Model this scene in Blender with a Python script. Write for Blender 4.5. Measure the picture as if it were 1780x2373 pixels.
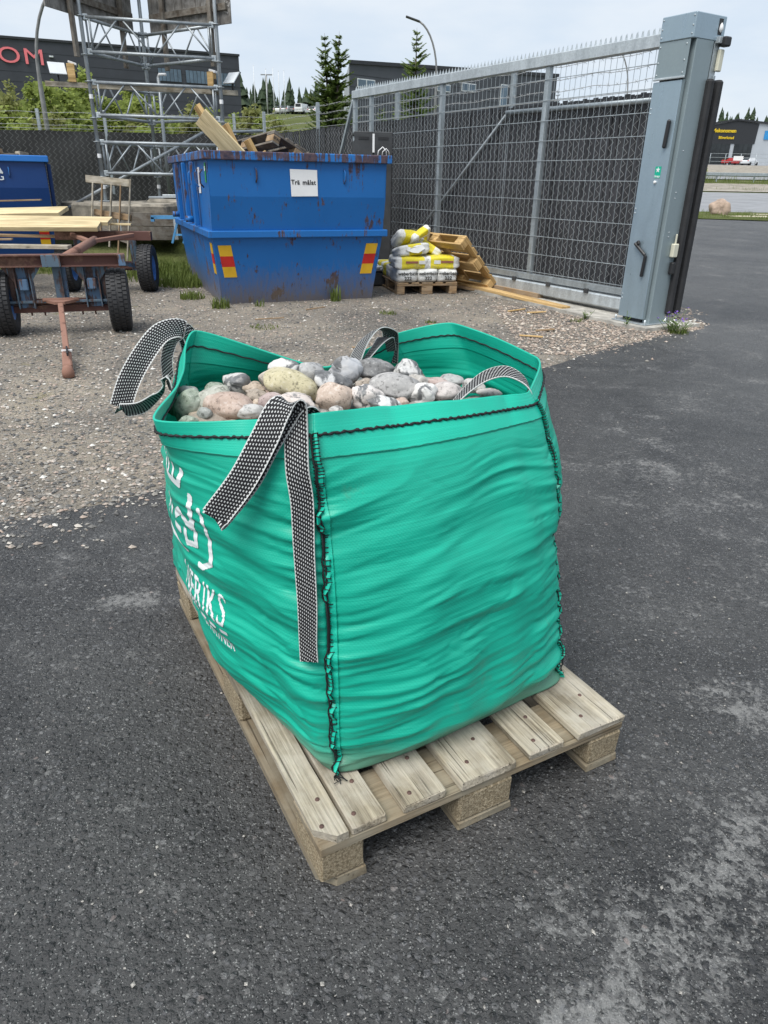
import bpy, bmesh, math, random
import numpy as np
from mathutils import Vector, Matrix, Euler, Quaternion, noise as mnoise
R = math.radians
random.seed(7)
for o in list(bpy.data.objects): bpy.data.objects.remove(o)
scene = bpy.context.scene
col = scene.collection

# ---------------------------------------------------------------- camera
cam_d = bpy.data.cameras.new('camera'); cam = bpy.data.objects.new('camera', cam_d); col.objects.link(cam)
cam_d.sensor_fit = 'VERTICAL'; cam_d.sensor_height = 36.0; cam_d.lens = 1636.9/2373*36
cam_d.clip_start = 0.05; cam_d.clip_end = 3000
PITCH, ROLL = 0.4379, 0.0174
_f = Vector((0, math.cos(PITCH), -math.sin(PITCH))); _r0 = Vector((1,0,0)); _u0 = _r0.cross(_f)
_r = _r0*math.cos(ROLL) + _u0*math.sin(ROLL); _u = _u0*math.cos(ROLL) - _r0*math.sin(ROLL)
cam.matrix_world = Matrix.Translation((0,0,1.3037)) @ Matrix((_r, _u, -_f)).transposed().to_4x4()
scene.camera = cam

# ---------------------------------------------------------------- sky, sun, exposure
SUN_EL, SUN_AZ = R(60), R(215)          # azimuth measured clockwise from +Y
world = bpy.data.worlds.new('World'); scene.world = world; world.use_nodes = True
wt = world.node_tree; wt.nodes.clear()
w_out = wt.nodes.new('ShaderNodeOutputWorld'); w_bg = wt.nodes.new('ShaderNodeBackground')
w_sky = wt.nodes.new('ShaderNodeTexSky'); w_sky.sky_type = 'NISHITA'; w_sky.sun_disc = False
w_sky.sun_elevation = SUN_EL; w_sky.sun_rotation = SUN_AZ; w_sky.air_density = 1.0; w_sky.dust_density = 2.0
w_tc = wt.nodes.new('ShaderNodeTexCoord'); w_map = wt.nodes.new('ShaderNodeMapping')
w_map.inputs['Scale'].default_value = (1.0, 1.0, 3.2)
w_n = wt.nodes.new('ShaderNodeTexNoise'); w_n.inputs['Scale'].default_value = 2.3; w_n.inputs['Detail'].default_value = 6
w_n.inputs['Roughness'].default_value = 0.55
w_rp = wt.nodes.new('ShaderNodeValToRGB')
w_rp.color_ramp.elements[0].position = 0.40; w_rp.color_ramp.elements[0].color = (3.9, 4.6, 5.45, 1)
w_rp.color_ramp.elements[1].position = 0.60; w_rp.color_ramp.elements[1].color = (4.95, 5.35, 5.8, 1)
w_mx = wt.nodes.new('ShaderNodeMix'); w_mx.data_type = 'RGBA'; w_mx.inputs['Factor'].default_value = 0.9
wt.links.new(w_tc.outputs['Generated'], w_map.inputs['Vector']); wt.links.new(w_map.outputs[0], w_n.inputs['Vector'])
wt.links.new(w_n.outputs['Fac'], w_rp.inputs['Fac'])
wt.links.new(w_sky.outputs[0], w_mx.inputs['A']); wt.links.new(w_rp.outputs[0], w_mx.inputs['B'])
wt.links.new(w_mx.outputs['Result'], w_bg.inputs['Color']); w_bg.inputs['Strength'].default_value = 0.1
wt.links.new(w_bg.outputs[0], w_out.inputs[0])
sun_d = bpy.data.lights.new('sun', 'SUN'); sun = bpy.data.objects.new('sun', sun_d); col.objects.link(sun)
sun_d.energy = 2.3; sun_d.angle = R(40); sun_d.color = (1.0, 0.97, 0.92)
_sd = Vector((math.sin(SUN_AZ)*math.cos(SUN_EL), math.cos(SUN_AZ)*math.cos(SUN_EL), math.sin(SUN_EL)))
sun.rotation_euler = _sd.to_track_quat('Z', 'Y').to_euler(); sun.location = (0, 0, 30)
vs = scene.view_settings
vs.view_transform = 'Standard'; vs.look = 'None'; vs.exposure = 0.75; vs.gamma = 1.0; vs.use_curve_mapping = False

# ---------------------------------------------------------------- helpers
class MB:
    """collects shapes, then becomes one mesh object"""
    def __init__(s): s.v = []; s.f = []; s.uv = []; s.sm = []
    def add(s, vs, fs, M=None, smooth=False, uvs=None):
        b = len(s.v)
        for p in vs:
            p = Vector(p); s.v.append(tuple(M @ p if M else p))
        for i, f in enumerate(fs):
            s.f.append(tuple(b+k for k in f)); s.sm.append(smooth); s.uv.append(uvs[i] if uvs else None)
        return s
    def box(s, c, d, rot=None, ch=0.0):
        hx, hy, hz = d[0]/2, d[1]/2, d[2]/2
        M = Matrix.Translation(c)
        if rot is not None: M = M @ (rot if isinstance(rot, Matrix) else Euler(rot).to_matrix().to_4x4())
        if ch <= 0:
            vs = [(x,y,z) for z in (-hz,hz) for y in (-hy,hy) for x in (-hx,hx)]
            fs = [(0,2,3,1),(4,5,7,6),(0,1,5,4),(2,6,7,3),(0,4,6,2),(1,3,7,5)]
            return s.add(vs, fs, M)
        bm = bmesh.new(); bmesh.ops.create_cube(bm, size=1)
        for v in bm.verts: v.co = Vector((v.co.x*d[0], v.co.y*d[1], v.co.z*d[2]))
        bmesh.ops.bevel(bm, geom=bm.edges[:]+bm.verts[:], offset=ch, segments=1, affect='EDGES')
        bm.verts.index_update()
        s.add([v.co.copy() for v in bm.verts], [tuple(v.index for v in f.verts) for f in bm.faces], M); bm.free()
        return s
    def bar(s, a, b, w, h, up=(0,0,1), ch=0.0):
        """box from a to b, w across, h along up"""
        a = Vector(a); b = Vector(b); x = (b-a); L = x.length; x.normalize(); u = Vector(up)
        y = u.cross(x)
        if y.length < 1e-5: y = Vector((0,1,0)).cross(x)
        y.normalize(); z = x.cross(y)
        return s.box((a+b)/2, (L, w, h), Matrix((x,y,z)).transposed().to_4x4(), ch)
    def tube(s, pts, r, n=8, cap=True, closed=False):
        pts = [Vector(p) for p in pts]; k = len(pts); rr = r if hasattr(r,'__len__') else [r]*k
        b = len(s.v); t0 = (pts[1]-pts[0]).normalized()
        ref = Vector((0,0,1)) if abs(t0.z) < 0.9 else Vector((1,0,0))
        nx = (ref - t0*ref.dot(t0)).normalized()
        for i, p in enumerate(pts):
            if closed: t = (pts[(i+1)%k]-pts[i-1])
            else: t = pts[min(i+1,k-1)]-pts[max(i-1,0)]
            t = t.normalized() if t.length > 1e-9 else t0
            nx = (nx - t*nx.dot(t)); nx = nx.normalized() if nx.length > 1e-6 else t.orthogonal().normalized()
            ny = t.cross(nx)
            for j in range(n):
                a = 2*math.pi*j/n; s.v.append(tuple(p + (nx*math.cos(a)+ny*math.sin(a))*rr[i]))
        segs = k if closed else k-1
        for i in range(segs):
            i2 = (i+1) % k
            for j in range(n):
                s.f.append((b+i*n+j, b+i*n+(j+1)%n, b+i2*n+(j+1)%n, b+i2*n+j)); s.sm.append(True); s.uv.append(None)
        if cap and not closed:
            s.f.append(tuple(b+j for j in reversed(range(n)))); s.sm.append(False); s.uv.append(None)
            s.f.append(tuple(b+(k-1)*n+j for j in range(n))); s.sm.append(False); s.uv.append(None)
        return s
    def lathe(s, prof, n=24, M=None, smooth=True):
        vs = []; fs = []
        for r, z in prof:
            for j in range(n):
                a = 2*math.pi*j/n; vs.append((r*math.cos(a), r*math.sin(a), z))
        for i in range(len(prof)-1):
            for j in range(n): fs.append((i*n+j, i*n+(j+1)%n, (i+1)*n+(j+1)%n, (i+1)*n+j))
        return s.add(vs, fs, M, smooth)
    def prism(s, poly, z0, z1, M=None):
        n = len(poly); vs = [(x,y,z0) for x,y in poly]+[(x,y,z1) for x,y in poly]
        fs = [tuple(reversed(range(n))), tuple(range(n,2*n))]+[(i,(i+1)%n,n+(i+1)%n,n+i) for i in range(n)]
        return s.add(vs, fs, M)
    def mesh(s, name):
        me = bpy.data.meshes.new(name); me.from_pydata(s.v, [], s.f); me.update()
        if any(s.sm): me.polygons.foreach_set('use_smooth', s.sm)
        if any(u is not None for u in s.uv):
            ul = me.uv_layers.new(name='UVMap')
            for p, u in zip(me.polygons, s.uv):
                if u:
                    for li, c in zip(p.loop_indices, u): ul.data[li].uv = c
        return me
    def build(s, name, mat, parent=None, loc=(0,0,0), rot=(0,0,0)):
        return link(name, s.mesh(name), mat, parent, loc, rot)

def link(name, me, mat=None, parent=None, loc=(0,0,0), rot=(0,0,0)):
    o = bpy.data.objects.new(name, me); col.objects.link(o)
    if mat is not None and not me.materials:
        for m in (mat if isinstance(mat, (list,tuple)) else [mat]): me.materials.append(m)
    o.parent = parent; o.location = loc
    if isinstance(rot, Quaternion): o.rotation_mode = 'QUATERNION'; o.rotation_quaternion = rot
    else: o.rotation_euler = rot
    return o
def tag(o, label, cat, group=None):
    o['label'] = label; o['category'] = cat
    if group: o['group'] = group
    return o
def struct(o): o['kind'] = 'structure'; return o
def stuff(o): o['kind'] = 'stuff'; return o
def thing(name, label, cat, loc=(0,0,0), rotz=0.0, group=None, rot=None):
    o = bpy.data.objects.new(name, None); col.objects.link(o); o.empty_display_size = 0.1
    o.location = loc; o.rotation_euler = rot if rot else (0,0,rotz)
    return tag(o, label, cat, group)
def rnd(a, b): return random.uniform(a, b)
def smooth(a, b, x):
    t = min(1, max(0, (x-a)/(b-a))); return t*t*(3-2*t)
def catmull(pts, n, closed=False, k_=0.5):
    P = [Vector(p) for p in pts]; k = len(P); out = []
    for i in range(k if closed else k-1):
        p0 = P[(i-1)%k] if closed or i > 0 else P[0]*2-P[1]; p1 = P[i]; p2 = P[(i+1)%k]
        p3 = P[(i+2)%k] if closed or i+2 < k else P[-1]*2-P[-2]
        for j in range(n):
            t = j/n
            m1 = (p2-p0)*k_; m2 = (p3-p1)*k_; out.append(p1*(2*t**3-3*t*t+1)+m1*(t**3-2*t*t+t)+p2*(3*t*t-2*t**3)+m2*(t**3-t*t))
    if not closed: out.append(P[-1])
    return out
def text_mesh(name, body, size, extrude=0.0, spacing=1.0, align='CENTER', weight=0.0, shear=0.0):
    c = bpy.data.curves.new(name, 'FONT'); c.body = body; c.size = size; c.extrude = extrude; c.align_x = align; c.align_y = 'CENTER'
    c.space_character = spacing; c.offset = weight; c.shear = shear; c.resolution_u = 4
    o = bpy.data.objects.new(name, c); col.objects.link(o)
    dg = bpy.context.evaluated_depsgraph_get(); me = bpy.data.meshes.new_from_object(o.evaluated_get(dg))
    bpy.data.objects.remove(o); bpy.data.curves.remove(c); me.name = name
    return me

# ---------------------------------------------------------------- material helpers
class NT:
    def __init__(s, name):
        s.m = bpy.data.materials.new(name); s.m.use_nodes = True; s.t = s.m.node_tree; s.t.nodes.clear()
        s.out = s.t.nodes.new('ShaderNodeOutputMaterial')
    def n(s, typ, ins=None, **props):
        nd = s.t.nodes.new('ShaderNode'+typ)
        for k, v in props.items(): setattr(nd, k, v)
        for k, v in (ins or {}).items(): s.set(nd.inputs[k], v)
        return nd
    def set(s, sock, v):
        if hasattr(v, 'is_linked') or isinstance(v, bpy.types.NodeSocket): s.t.links.new(v, sock)
        elif isinstance(v, bpy.types.Node): s.t.links.new(v.outputs[0], sock)
        else:
            if isinstance(v, (tuple,list)) and len(v) == 3 and sock.type == 'RGBA': v = (*v, 1)
            sock.default_value = v
    def math(s, op, a, b=0.0, c=None, clamp=False):
        nd = s.t.nodes.new('ShaderNodeMath'); nd.operation = op; nd.use_clamp = clamp
        s.set(nd.inputs[0], a); s.set(nd.inputs[1], b)
        if c is not None: s.set(nd.inputs[2], c)
        return nd.outputs[0]
    def mix(s, f, a, b, blend='MIX'):
        nd = s.t.nodes.new('ShaderNodeMix'); nd.data_type = 'RGBA'; nd.blend_type = blend
        s.set(nd.inputs['Factor'], f); s.set(nd.inputs['A'], a); s.set(nd.inputs['B'], b)
        return nd.outputs['Result']
    def ramp(s, fac, stops, interp='LINEAR'):
        nd = s.t.nodes.new('ShaderNodeValToRGB'); cr = nd.color_ramp; cr.interpolation = interp
        while len(cr.elements) < len(stops): cr.elements.new(0.5)
        for e, (p, c) in zip(cr.elements, stops):
            e.position = p; e.color = (c, c, c, 1) if isinstance(c, (int,float)) else (*c, 1)
        s.set(nd.inputs[0], fac); return nd.outputs[0]
    def coord(s, kind='Object', scale=(1,1,1), rot=(0,0,0), rand=0.0):
        tc = s.n('TexCoord').outputs[kind]
        v = tc
        if rand:
            oi = s.n('ObjectInfo').outputs['Random']
            m = s.math('MULTIPLY', oi, rand)
            cv = s.n('CombineXYZ', {0: m, 1: m, 2: m}).outputs[0]
            v = s.n('VectorMath', {0: v, 1: cv}, operation='ADD').outputs[0]
        mp = s.n('Mapping', {'Vector': v, 'Scale': scale, 'Rotation': rot}); return mp.outputs[0]
    def noise(s, vec, scale, detail=4, rough=0.55, dist=0.0, out='Fac'):
        return s.n('TexNoise', {'Vector': vec, 'Scale': scale, 'Detail': detail, 'Roughness': rough, 'Distortion': dist}).outputs[out]
    def voro(s, vec, scale, feature='F1', out='Distance', rand=1.0):
        return s.n('TexVoronoi', {'Vector': vec, 'Scale': scale, 'Randomness': rand}, feature=feature).outputs[out]
    def bump(s, h, strength=0.5, dist=0.01, normal=None):
        d = {'Height': h, 'Strength': strength, 'Distance': dist}
        nd = s.n('Bump', d)
        if normal is not None: s.t.links.new(normal, nd.inputs['Normal'])
        return nd.outputs[0]
    def bsdf(s, color, rough=0.6, metal=0.0, normal=None, spec=0.5, trans=0.0, alpha=None, **kw):
        nd = s.n('BsdfPrincipled', {'Base Color': color, 'Roughness': rough, 'Metallic': metal, 'Specular IOR Level': spec})
        if normal is not None: s.t.links.new(normal, nd.inputs['Normal'])
        for k, v in kw.items(): s.set(nd.inputs[k], v)
        sh = nd.outputs[0]
        if trans:
            tr = s.n('BsdfTranslucent', {'Color': color})
            sh = s.n('MixShader', {0: trans, 1: sh, 2: tr.outputs[0]}).outputs[0]
        s.t.links.new(sh, s.out.inputs['Surface']); return s.m

MATS = {}
def simple(name, c, rough=0.6, metal=0.0, var=0.25, nscale=6.0, bump=0.0, bscale=80.0, spec=0.5):
    """plain paint/plastic/metal with slight mottling and fine relief"""
    if name in MATS: return MATS[name]
    t = NT(name); v = t.coord('Object', rand=7)
    n = t.noise(v, nscale, 5)
    d = tuple(x*(1-var) for x in c); b = tuple(min(1, x*(1+var)) for x in c)
    colr = t.ramp(n, [(0.3, d), (0.7, b)])
    rg = t.ramp(t.noise(v, nscale*2.3, 3), [(0.3, max(0.05, rough-0.12)), (0.7, min(1, rough+0.12))])
    nm = t.bump(t.noise(v, bscale, 4), bump, 0.004) if bump else None
    MATS[name] = t.bsdf(colr, rg, metal, nm, spec); return MATS[name]

def wood(name, light, dark, grain=1.0, grey=None, greyf=0.0, rough=0.8, bump=0.5):
    """grain runs along the object's local X"""
    if name in MATS: return MATS[name]
    t = NT(name); v = t.coord('Object', (2.4, 62*grain, 62*grain), rand=11); v2 = t.coord('Object', (0.7, 7, 7), rand=5); v3 = t.coord('Object', rand=3)
    g = t.noise(v, 2.6, 8, 0.65, 0.4); big = t.noise(v2, 1.8, 4, 0.5, 0.8)
    base = t.mix(t.ramp(g, [(0.36, 0.0), (0.64, 1.0)]), dark, light)
    base = t.mix(t.ramp(big, [(0.32, 0.75), (0.60, 0.0)]), base, tuple(x*0.55 for x in dark))
    if grey: base = t.mix(t.math('MULTIPLY', t.ramp(t.noise(v3, 9, 6, 0.6), [(0.38, 0.0), (0.62, 1.0)]), greyf), base, grey)
    kn = t.voro(t.coord('Object', (3.0, 9, 9), rand=9), 1.0)
    base = t.mix(t.ramp(kn, [(0.04, 0.7), (0.10, 0.0)]), base, tuple(x*0.35 for x in dark))
    crack = t.ramp(t.noise(t.coord('Object', (1.2, 60, 60), rand=13), 2.0, 3, 0.5), [(0.30, 1.0), (0.37, 0.0)])
    base = t.mix(t.math('MULTIPLY', crack, 0.75), base, tuple(x*0.25 for x in dark))
    ht = t.math('SUBTRACT', g, t.math('MULTIPLY', crack, 0.7))
    MATS[name] = t.bsdf(base, rough, 0, t.bump(ht, bump, 0.004), 0.3); return MATS[name]

W_GREY = wood('weathered_wood', (0.54,0.47,0.35), (0.20,0.165,0.115), grey=(0.54,0.50,0.43), greyf=0.55, bump=0.8)
W_GREYD = wood('old_dark_wood', (0.20,0.165,0.13), (0.09,0.072,0.055), grey=(0.25,0.235,0.21), greyf=0.7)
W_PLY = wood('grey_plywood', (0.27,0.255,0.235), (0.12,0.11,0.10), grey=(0.33,0.32,0.305), greyf=0.7)
W_SIDE = wood('brown_weathered_wood', (0.33,0.26,0.17), (0.19,0.145,0.09), grey=(0.30,0.28,0.22), greyf=0.5)  # darker, browner wood for the runners and cross boards
W_NEW = wood('fresh_pine', (0.72,0.50,0.24), (0.50,0.32,0.13), bump=0.2)
W_PALE = wood('pale_spruce', (0.74,0.62,0.38), (0.58,0.45,0.25), bump=0.15)
W_MID = wood('used_pine', (0.46,0.31,0.17), (0.27,0.17,0.09), grey=(0.33,0.28,0.22), greyf=0.4)

def mk_chip():
    t = NT('pressed_wood_chips'); v = t.coord('Object', rand=4)
    a = t.voro(v, 330, out='Color'); n = t.noise(v, 200, 6, 0.7)
    sep = t.n('SeparateColor', {0: a}).outputs[0]
    c = t.ramp(t.math('MULTIPLY_ADD', sep, 0.6, t.math('MULTIPLY', n, 0.5)), [(0.15, (0.14,0.11,0.065)), (0.5, (0.33,0.26,0.165)), (0.85, (0.55,0.46,0.32))])
    c = t.mix(t.ramp(t.noise(v, 8, 3), [(0.4, 0.0), (0.7, 0.4)]), c, (0.20,0.17,0.12))
    return t.bsdf(c, 0.9, 0, t.bump(t.math('ADD', sep, n), 0.9, 0.006), 0.2)
CHIP = mk_chip()

def mk_galv(name, base=(0.36,0.40,0.43), rough=0.42, metal=0.55, mott=1.0):
    t = NT(name); v = t.coord('Object', rand=6)
    sp = t.voro(v, 70, out='Color'); sep = t.n('SeparateColor', {0: sp}).outputs[0]
    n = t.noise(t.coord('Object', (4,4,1.0), rand=6), 3.0, 6, 0.6)
    k = t.math('MULTIPLY_ADD', sep, 0.18*mott, t.math('MULTIPLY_ADD', t.math('SUBTRACT', n, 0.5), 0.9*mott, 0.45))
    c = t.ramp(k, [(0.25, tuple(x*0.72 for x in base)), (0.8, tuple(min(1,x*1.28) for x in base))])
    rg = t.ramp(n, [(0.3, rough-0.1), (0.7, rough+0.15)])
    return t.bsdf(c, rg, metal, t.bump(n, 0.06, 0.01), 0.5)
GALV = mk_galv('galvanised_steel', (0.38,0.42,0.44))
GALV_L = mk_galv('bright_galvanised_steel', (0.50,0.54,0.56), 0.4, 0.5)
GALV_T = mk_galv('scaffold_tube_steel', (0.34,0.37,0.39), 0.45, 0.5)
PANEL = mk_galv('sheet_steel_panel', (0.34,0.43,0.49), 0.34, 0.5, 0.25)
PANEL2 = mk_galv('grey_painted_steel', (0.27,0.33,0.35), 0.4, 0.3, 0.2)
BLACKP = simple('black_plastic', (0.018,0.018,0.02), 0.5, bump=0.1)
RUBBER = simple('black_rubber', (0.022,0.022,0.024), 0.7, bump=0.3, bscale=60)
DKGREY = simple('dark_grey_plastic', (0.045,0.047,0.05), 0.55, bump=0.15)
WHITE = simple('white_board', (0.80,0.80,0.80), 0.5, var=0.04)
BLACK_INK = simple('black_print', (0.015,0.015,0.016), 0.6, var=0.05)
WHITE_INK = simple('white_print', (0.74,0.78,0.78), 0.6, var=0.06)
CREAM = simple('cream_plastic', (0.62,0.60,0.48), 0.5, var=0.1)
CONCRETE = simple('concrete', (0.40,0.38,0.34), 0.9, var=0.35, nscale=9, bump=0.6, bscale=60)
OLD_CONC = simple('mossy_concrete', (0.24,0.215,0.175), 0.95, var=0.6, nscale=7, bump=0.8, bscale=40)

def mk_rusty(name, paint, rust=(0.085,0.045,0.03), amt=0.5, dirt=(0.16,0.125,0.085), rough=0.45, lowdirt=0.0, streak=True):
    """paint that has chipped to rust; streaks run down local Z; dirt collects below lowdirt metres"""
    t = NT(name); v = t.coord('Object', rand=0); vs_ = t.coord('Object', (22, 22, 1.0)); 
    n1 = t.noise(v, 5, 8, 0.68, 0.3); n2 = t.noise(vs_, 1.6, 7, 0.7); n3 = t.noise(v, 1.3, 4)
    base = t.mix(t.ramp(n3, [(0.3, 0.0), (0.7, 0.35)]), paint, tuple(min(1,x*1.35+0.01) for x in paint))
    cl = t.noise(v, 2.4, 4, 0.6)
    m = t.math('MULTIPLY_ADD', n1, 0.34, t.math('MULTIPLY_ADD', n2, 0.46, t.math('MULTIPLY', cl, 0.28))) if streak else t.math('MULTIPLY_ADD', n1, 0.6, t.math('MULTIPLY', n3, 0.48))
    lo = 0.69-0.14*amt
    mask = t.ramp(m, [(lo, 0.0), (lo+0.025, 1.0)])
    rc = t.ramp(t.noise(v, 30, 5), [(0.3, tuple(x*0.45 for x in rust)), (0.7, tuple(x*1.5 for x in rust))])
    c = t.mix(t.math('MULTIPLY', mask, 0.9), base, rc)
    sc = t.ramp(t.noise(t.coord('Object', (14,14,3.0), rot=(0.5,0.4,0), rand=0), 2.0, 6, 0.75), [(0.66, 0.0), (0.69, 0.7)])
    c = t.mix(sc, c, (0.03,0.03,0.035))
    if lowdirt:
        z = t.n('SeparateXYZ', {0: t.n('TexCoord').outputs['Object']}).outputs[2]
        zz = t.math('ADD', z, t.math('MULTIPLY', t.math('SUBTRACT', n2, 0.5), lowdirt*1.6))
        c = t.mix(t.ramp(t.math('DIVIDE', zz, lowdirt), [(0.0, 0.85), (1.0, 0.0)]), c, dirt)
    rg = t.mix(mask, (rough,)*3, (0.9,)*3)
    return t.bsdf(c, rg, 0, t.bump(t.math('MULTIPLY_ADD', mask, 0.5, t.math('MULTIPLY', n1, 0.4)), 0.25, 0.006), 0.45)
SKIP_BLUE = mk_rusty('chipped_blue_paint', (0.006,0.120,0.38), amt=0.66, lowdirt=0.42)
SKIP_RIM = mk_rusty('rusty_blue_rim', (0.010,0.14,0.42), amt=1.25, streak=True)
SKIP2 = mk_rusty('dark_blue_paint', (0.006,0.045,0.18), amt=-0.3, rough=0.4)
SKIP2_RIM = mk_rusty('mid_blue_rim', (0.02,0.16,0.50), amt=0.0, rough=0.4)
TRAIL = mk_rusty('rusted_blue_steel', (0.085,0.13,0.175), amt=1.1, rust=(0.10,0.055,0.04), rough=0.7, streak=True)
TRAIL_R = mk_rusty('rust_red_steel', (0.11,0.05,0.04), amt=0.9, rust=(0.16,0.09,0.065), rough=0.8, streak=False)
TRAIL_B = mk_rusty('pale_blue_steel', (0.09,0.16,0.26), amt=1.0, rust=(0.10,0.055,0.04), rough=0.6)
DRAW_R = mk_rusty('faded_red_brown_steel', (0.24,0.125,0.09), amt=0.5, rust=(0.14,0.07,0.05), rough=0.8, streak=False)
# ================================================================ ground and terrain
def terr(x, y):
    az = x/max(y, 5.0)
    hl = 0.093*max(0, y-20); hl = hl if hl < 13 else 13+(1-math.exp(-(hl-13)/2.0))*2.0
    pts = [(45,0),(70,0.9),(85,1.9),(120,3.1),(150,5.0),(180,5.9),(210,6.4),(300,18),(600,22)]
    if y <= 45: hr = 0
    else:
        for (a,b),(c,d) in zip(pts, pts[1:]):
            if y <= c: hr = b+(d-b)*(y-a)/(c-a); break
        else: hr = 22
    w = smooth(0.08, 0.20, az)
    return hl*(1-w)+hr*w

def mk_asphalt():
    t = NT('worn_asphalt'); v = t.coord('Object')
    dv = t.n('VectorMath', {0: v, 1: t.n('VectorMath', {0: t.noise(v, 60, 3, out='Color'), 1: (0.014,0.014,0.0)}, operation='MULTIPLY').outputs[0]}, operation='ADD').outputs[0]
    a1 = t.voro(dv, 68); a1c = t.n('SeparateColor', {0: t.voro(dv, 68, out='Color')}).outputs
    a2 = t.voro(dv, 170); a2c = t.n('SeparateColor', {0: t.voro(dv, 170, out='Color')}).outputs
    a3c = t.n('SeparateColor', {0: t.voro(v, 420, out='Color')}).outputs
    st1 = t.math('MULTIPLY', t.ramp(a1, [(0.38, 1.0), (0.48, 0.0)]), t.ramp(a1c[0], [(0.62, 0.0), (0.74, 1.0)]))
    st2 = t.math('MULTIPLY', t.ramp(a2, [(0.3, 1.0), (0.42, 0.0)]), t.ramp(a2c[0], [(0.80, 0.0), (0.88, 1.0)]))
    n = t.noise(v, 1.0, 6, 0.62, 0.5); n2 = t.noise(v, 3.7, 8, 0.72, 0.3); n3 = t.noise(v, 300, 3, 0.7)
    # worn pale patches: three known spots plus a scatter, with edges frayed by the stones
    sx = t.n('SeparateXYZ', {0: v}).outputs
    def spot(cx, cy, rx, ry, rot):
        c, s_ = math.cos(rot), math.sin(rot); x = t.math('SUBTRACT', sx[0], cx); y = t.math('SUBTRACT', sx[1], cy)
        u = t.math('MULTIPLY_ADD', x, c/rx, t.math('MULTIPLY', y, s_/rx)); w = t.math('MULTIPLY_ADD', x, -s_/ry, t.math('MULTIPLY', y, c/ry))
        return t.math('SUBTRACT', 1.0, t.math('MULTIPLY_ADD', u, u, t.math('MULTIPLY', w, w)), clamp=True)
    spots = t.math('MAXIMUM', t.math('MAXIMUM', spot(0.70,0.98,0.38,0.17,0.75), spot(1.02,1.56,0.24,0.17,0.0)), t.math('MAXIMUM', spot(0.38,0.72,0.20,0.10,0.3), t.math('MAXIMUM', spot(-0.20,0.56,0.25,0.07,0.1), spot(-0.84,2.05,0.20,0.09,0.2))))
    worn = t.math('ADD', t.math('MULTIPLY_ADD', n, 0.45, t.math('MULTIPLY', n2, 0.55)), t.math('MULTIPLY', spots, 0.155))
    worn = t.math('ADD', worn, t.math('MULTIPLY', t.math('SUBTRACT', a2c[2], 0.5), 0.08)); worn = t.math('ADD', worn, t.math('MULTIPLY', t.math('SUBTRACT', a1c[1], 0.5), 0.10))
    wm = t.ramp(worn, [(0.555, 0.0), (0.66, 1.0)])
    binder = t.mix(t.ramp(n2, [(0.35, 0.0), (0.65, 1.0)]), (0.025,0.025,0.026), (0.054,0.053,0.053))
    big = t.noise(v, 0.45, 4, 0.6, 0.8); binder = t.mix(t.ramp(big, [(0.38, 0.0), (0.62, 0.85)]), binder, (0.080,0.079,0.077))
    binder = t.mix(t.ramp(n3, [(0.35, 0.35), (0.6, 0.0)]), binder, (0.018,0.018,0.019))
    binder = t.mix(t.math('MULTIPLY', wm, t.ramp(n3, [(0.3, 0.4), (0.6, 0.95)])), binder, (0.20,0.198,0.193))
    scol = t.ramp(a1c[1], [(0.0, (0.07,0.07,0.072)), (0.6, (0.13,0.13,0.135)), (0.95, (0.21,0.208,0.205)), (1.0, (0.26,0.20,0.18))])
    bare = t.ramp(t.noise(v, 1.7, 5, 0.65), [(0.38, 0.15), (0.62, 0.85)]); c = t.mix(t.math('MULTIPLY', st1, bare), binder, scol)
    c = t.mix(t.math('MULTIPLY', st2, t.math('MULTIPLY', bare, 0.9)), c, t.ramp(a2c[1], [(0.0, (0.08,0.08,0.08)), (0.8, (0.19,0.19,0.19)), (1.0, (0.42,0.41,0.39))]))
    c = t.mix(t.ramp(a3c[0], [(0.955, 0.0), (0.965, 0.7)]), c, (0.28,0.28,0.27))
    h1 = t.ramp(a1, [(0.0, 1.0), (0.55, 0.0)]); h2 = t.ramp(a2, [(0.0, 1.0), (0.5, 0.0)])
    h = t.math('MULTIPLY_ADD', h1, t.math('MULTIPLY_ADD', a1c[2], 1.0, 0.2), t.math('MULTIPLY', h2, 0.45))
    h = t.math('ADD', h, t.math('MULTIPLY', n3, 0.25))
    h = t.math('MULTIPLY', h, t.math('SUBTRACT', 1.0, t.math('MULTIPLY', wm, 0.75)))
    rg = t.mix(wm, (0.55,)*3, (0.85,)*3)
    return t.bsdf(c, rg, 0, t.bump(h, 1.0, 0.009), 0.45)
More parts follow.
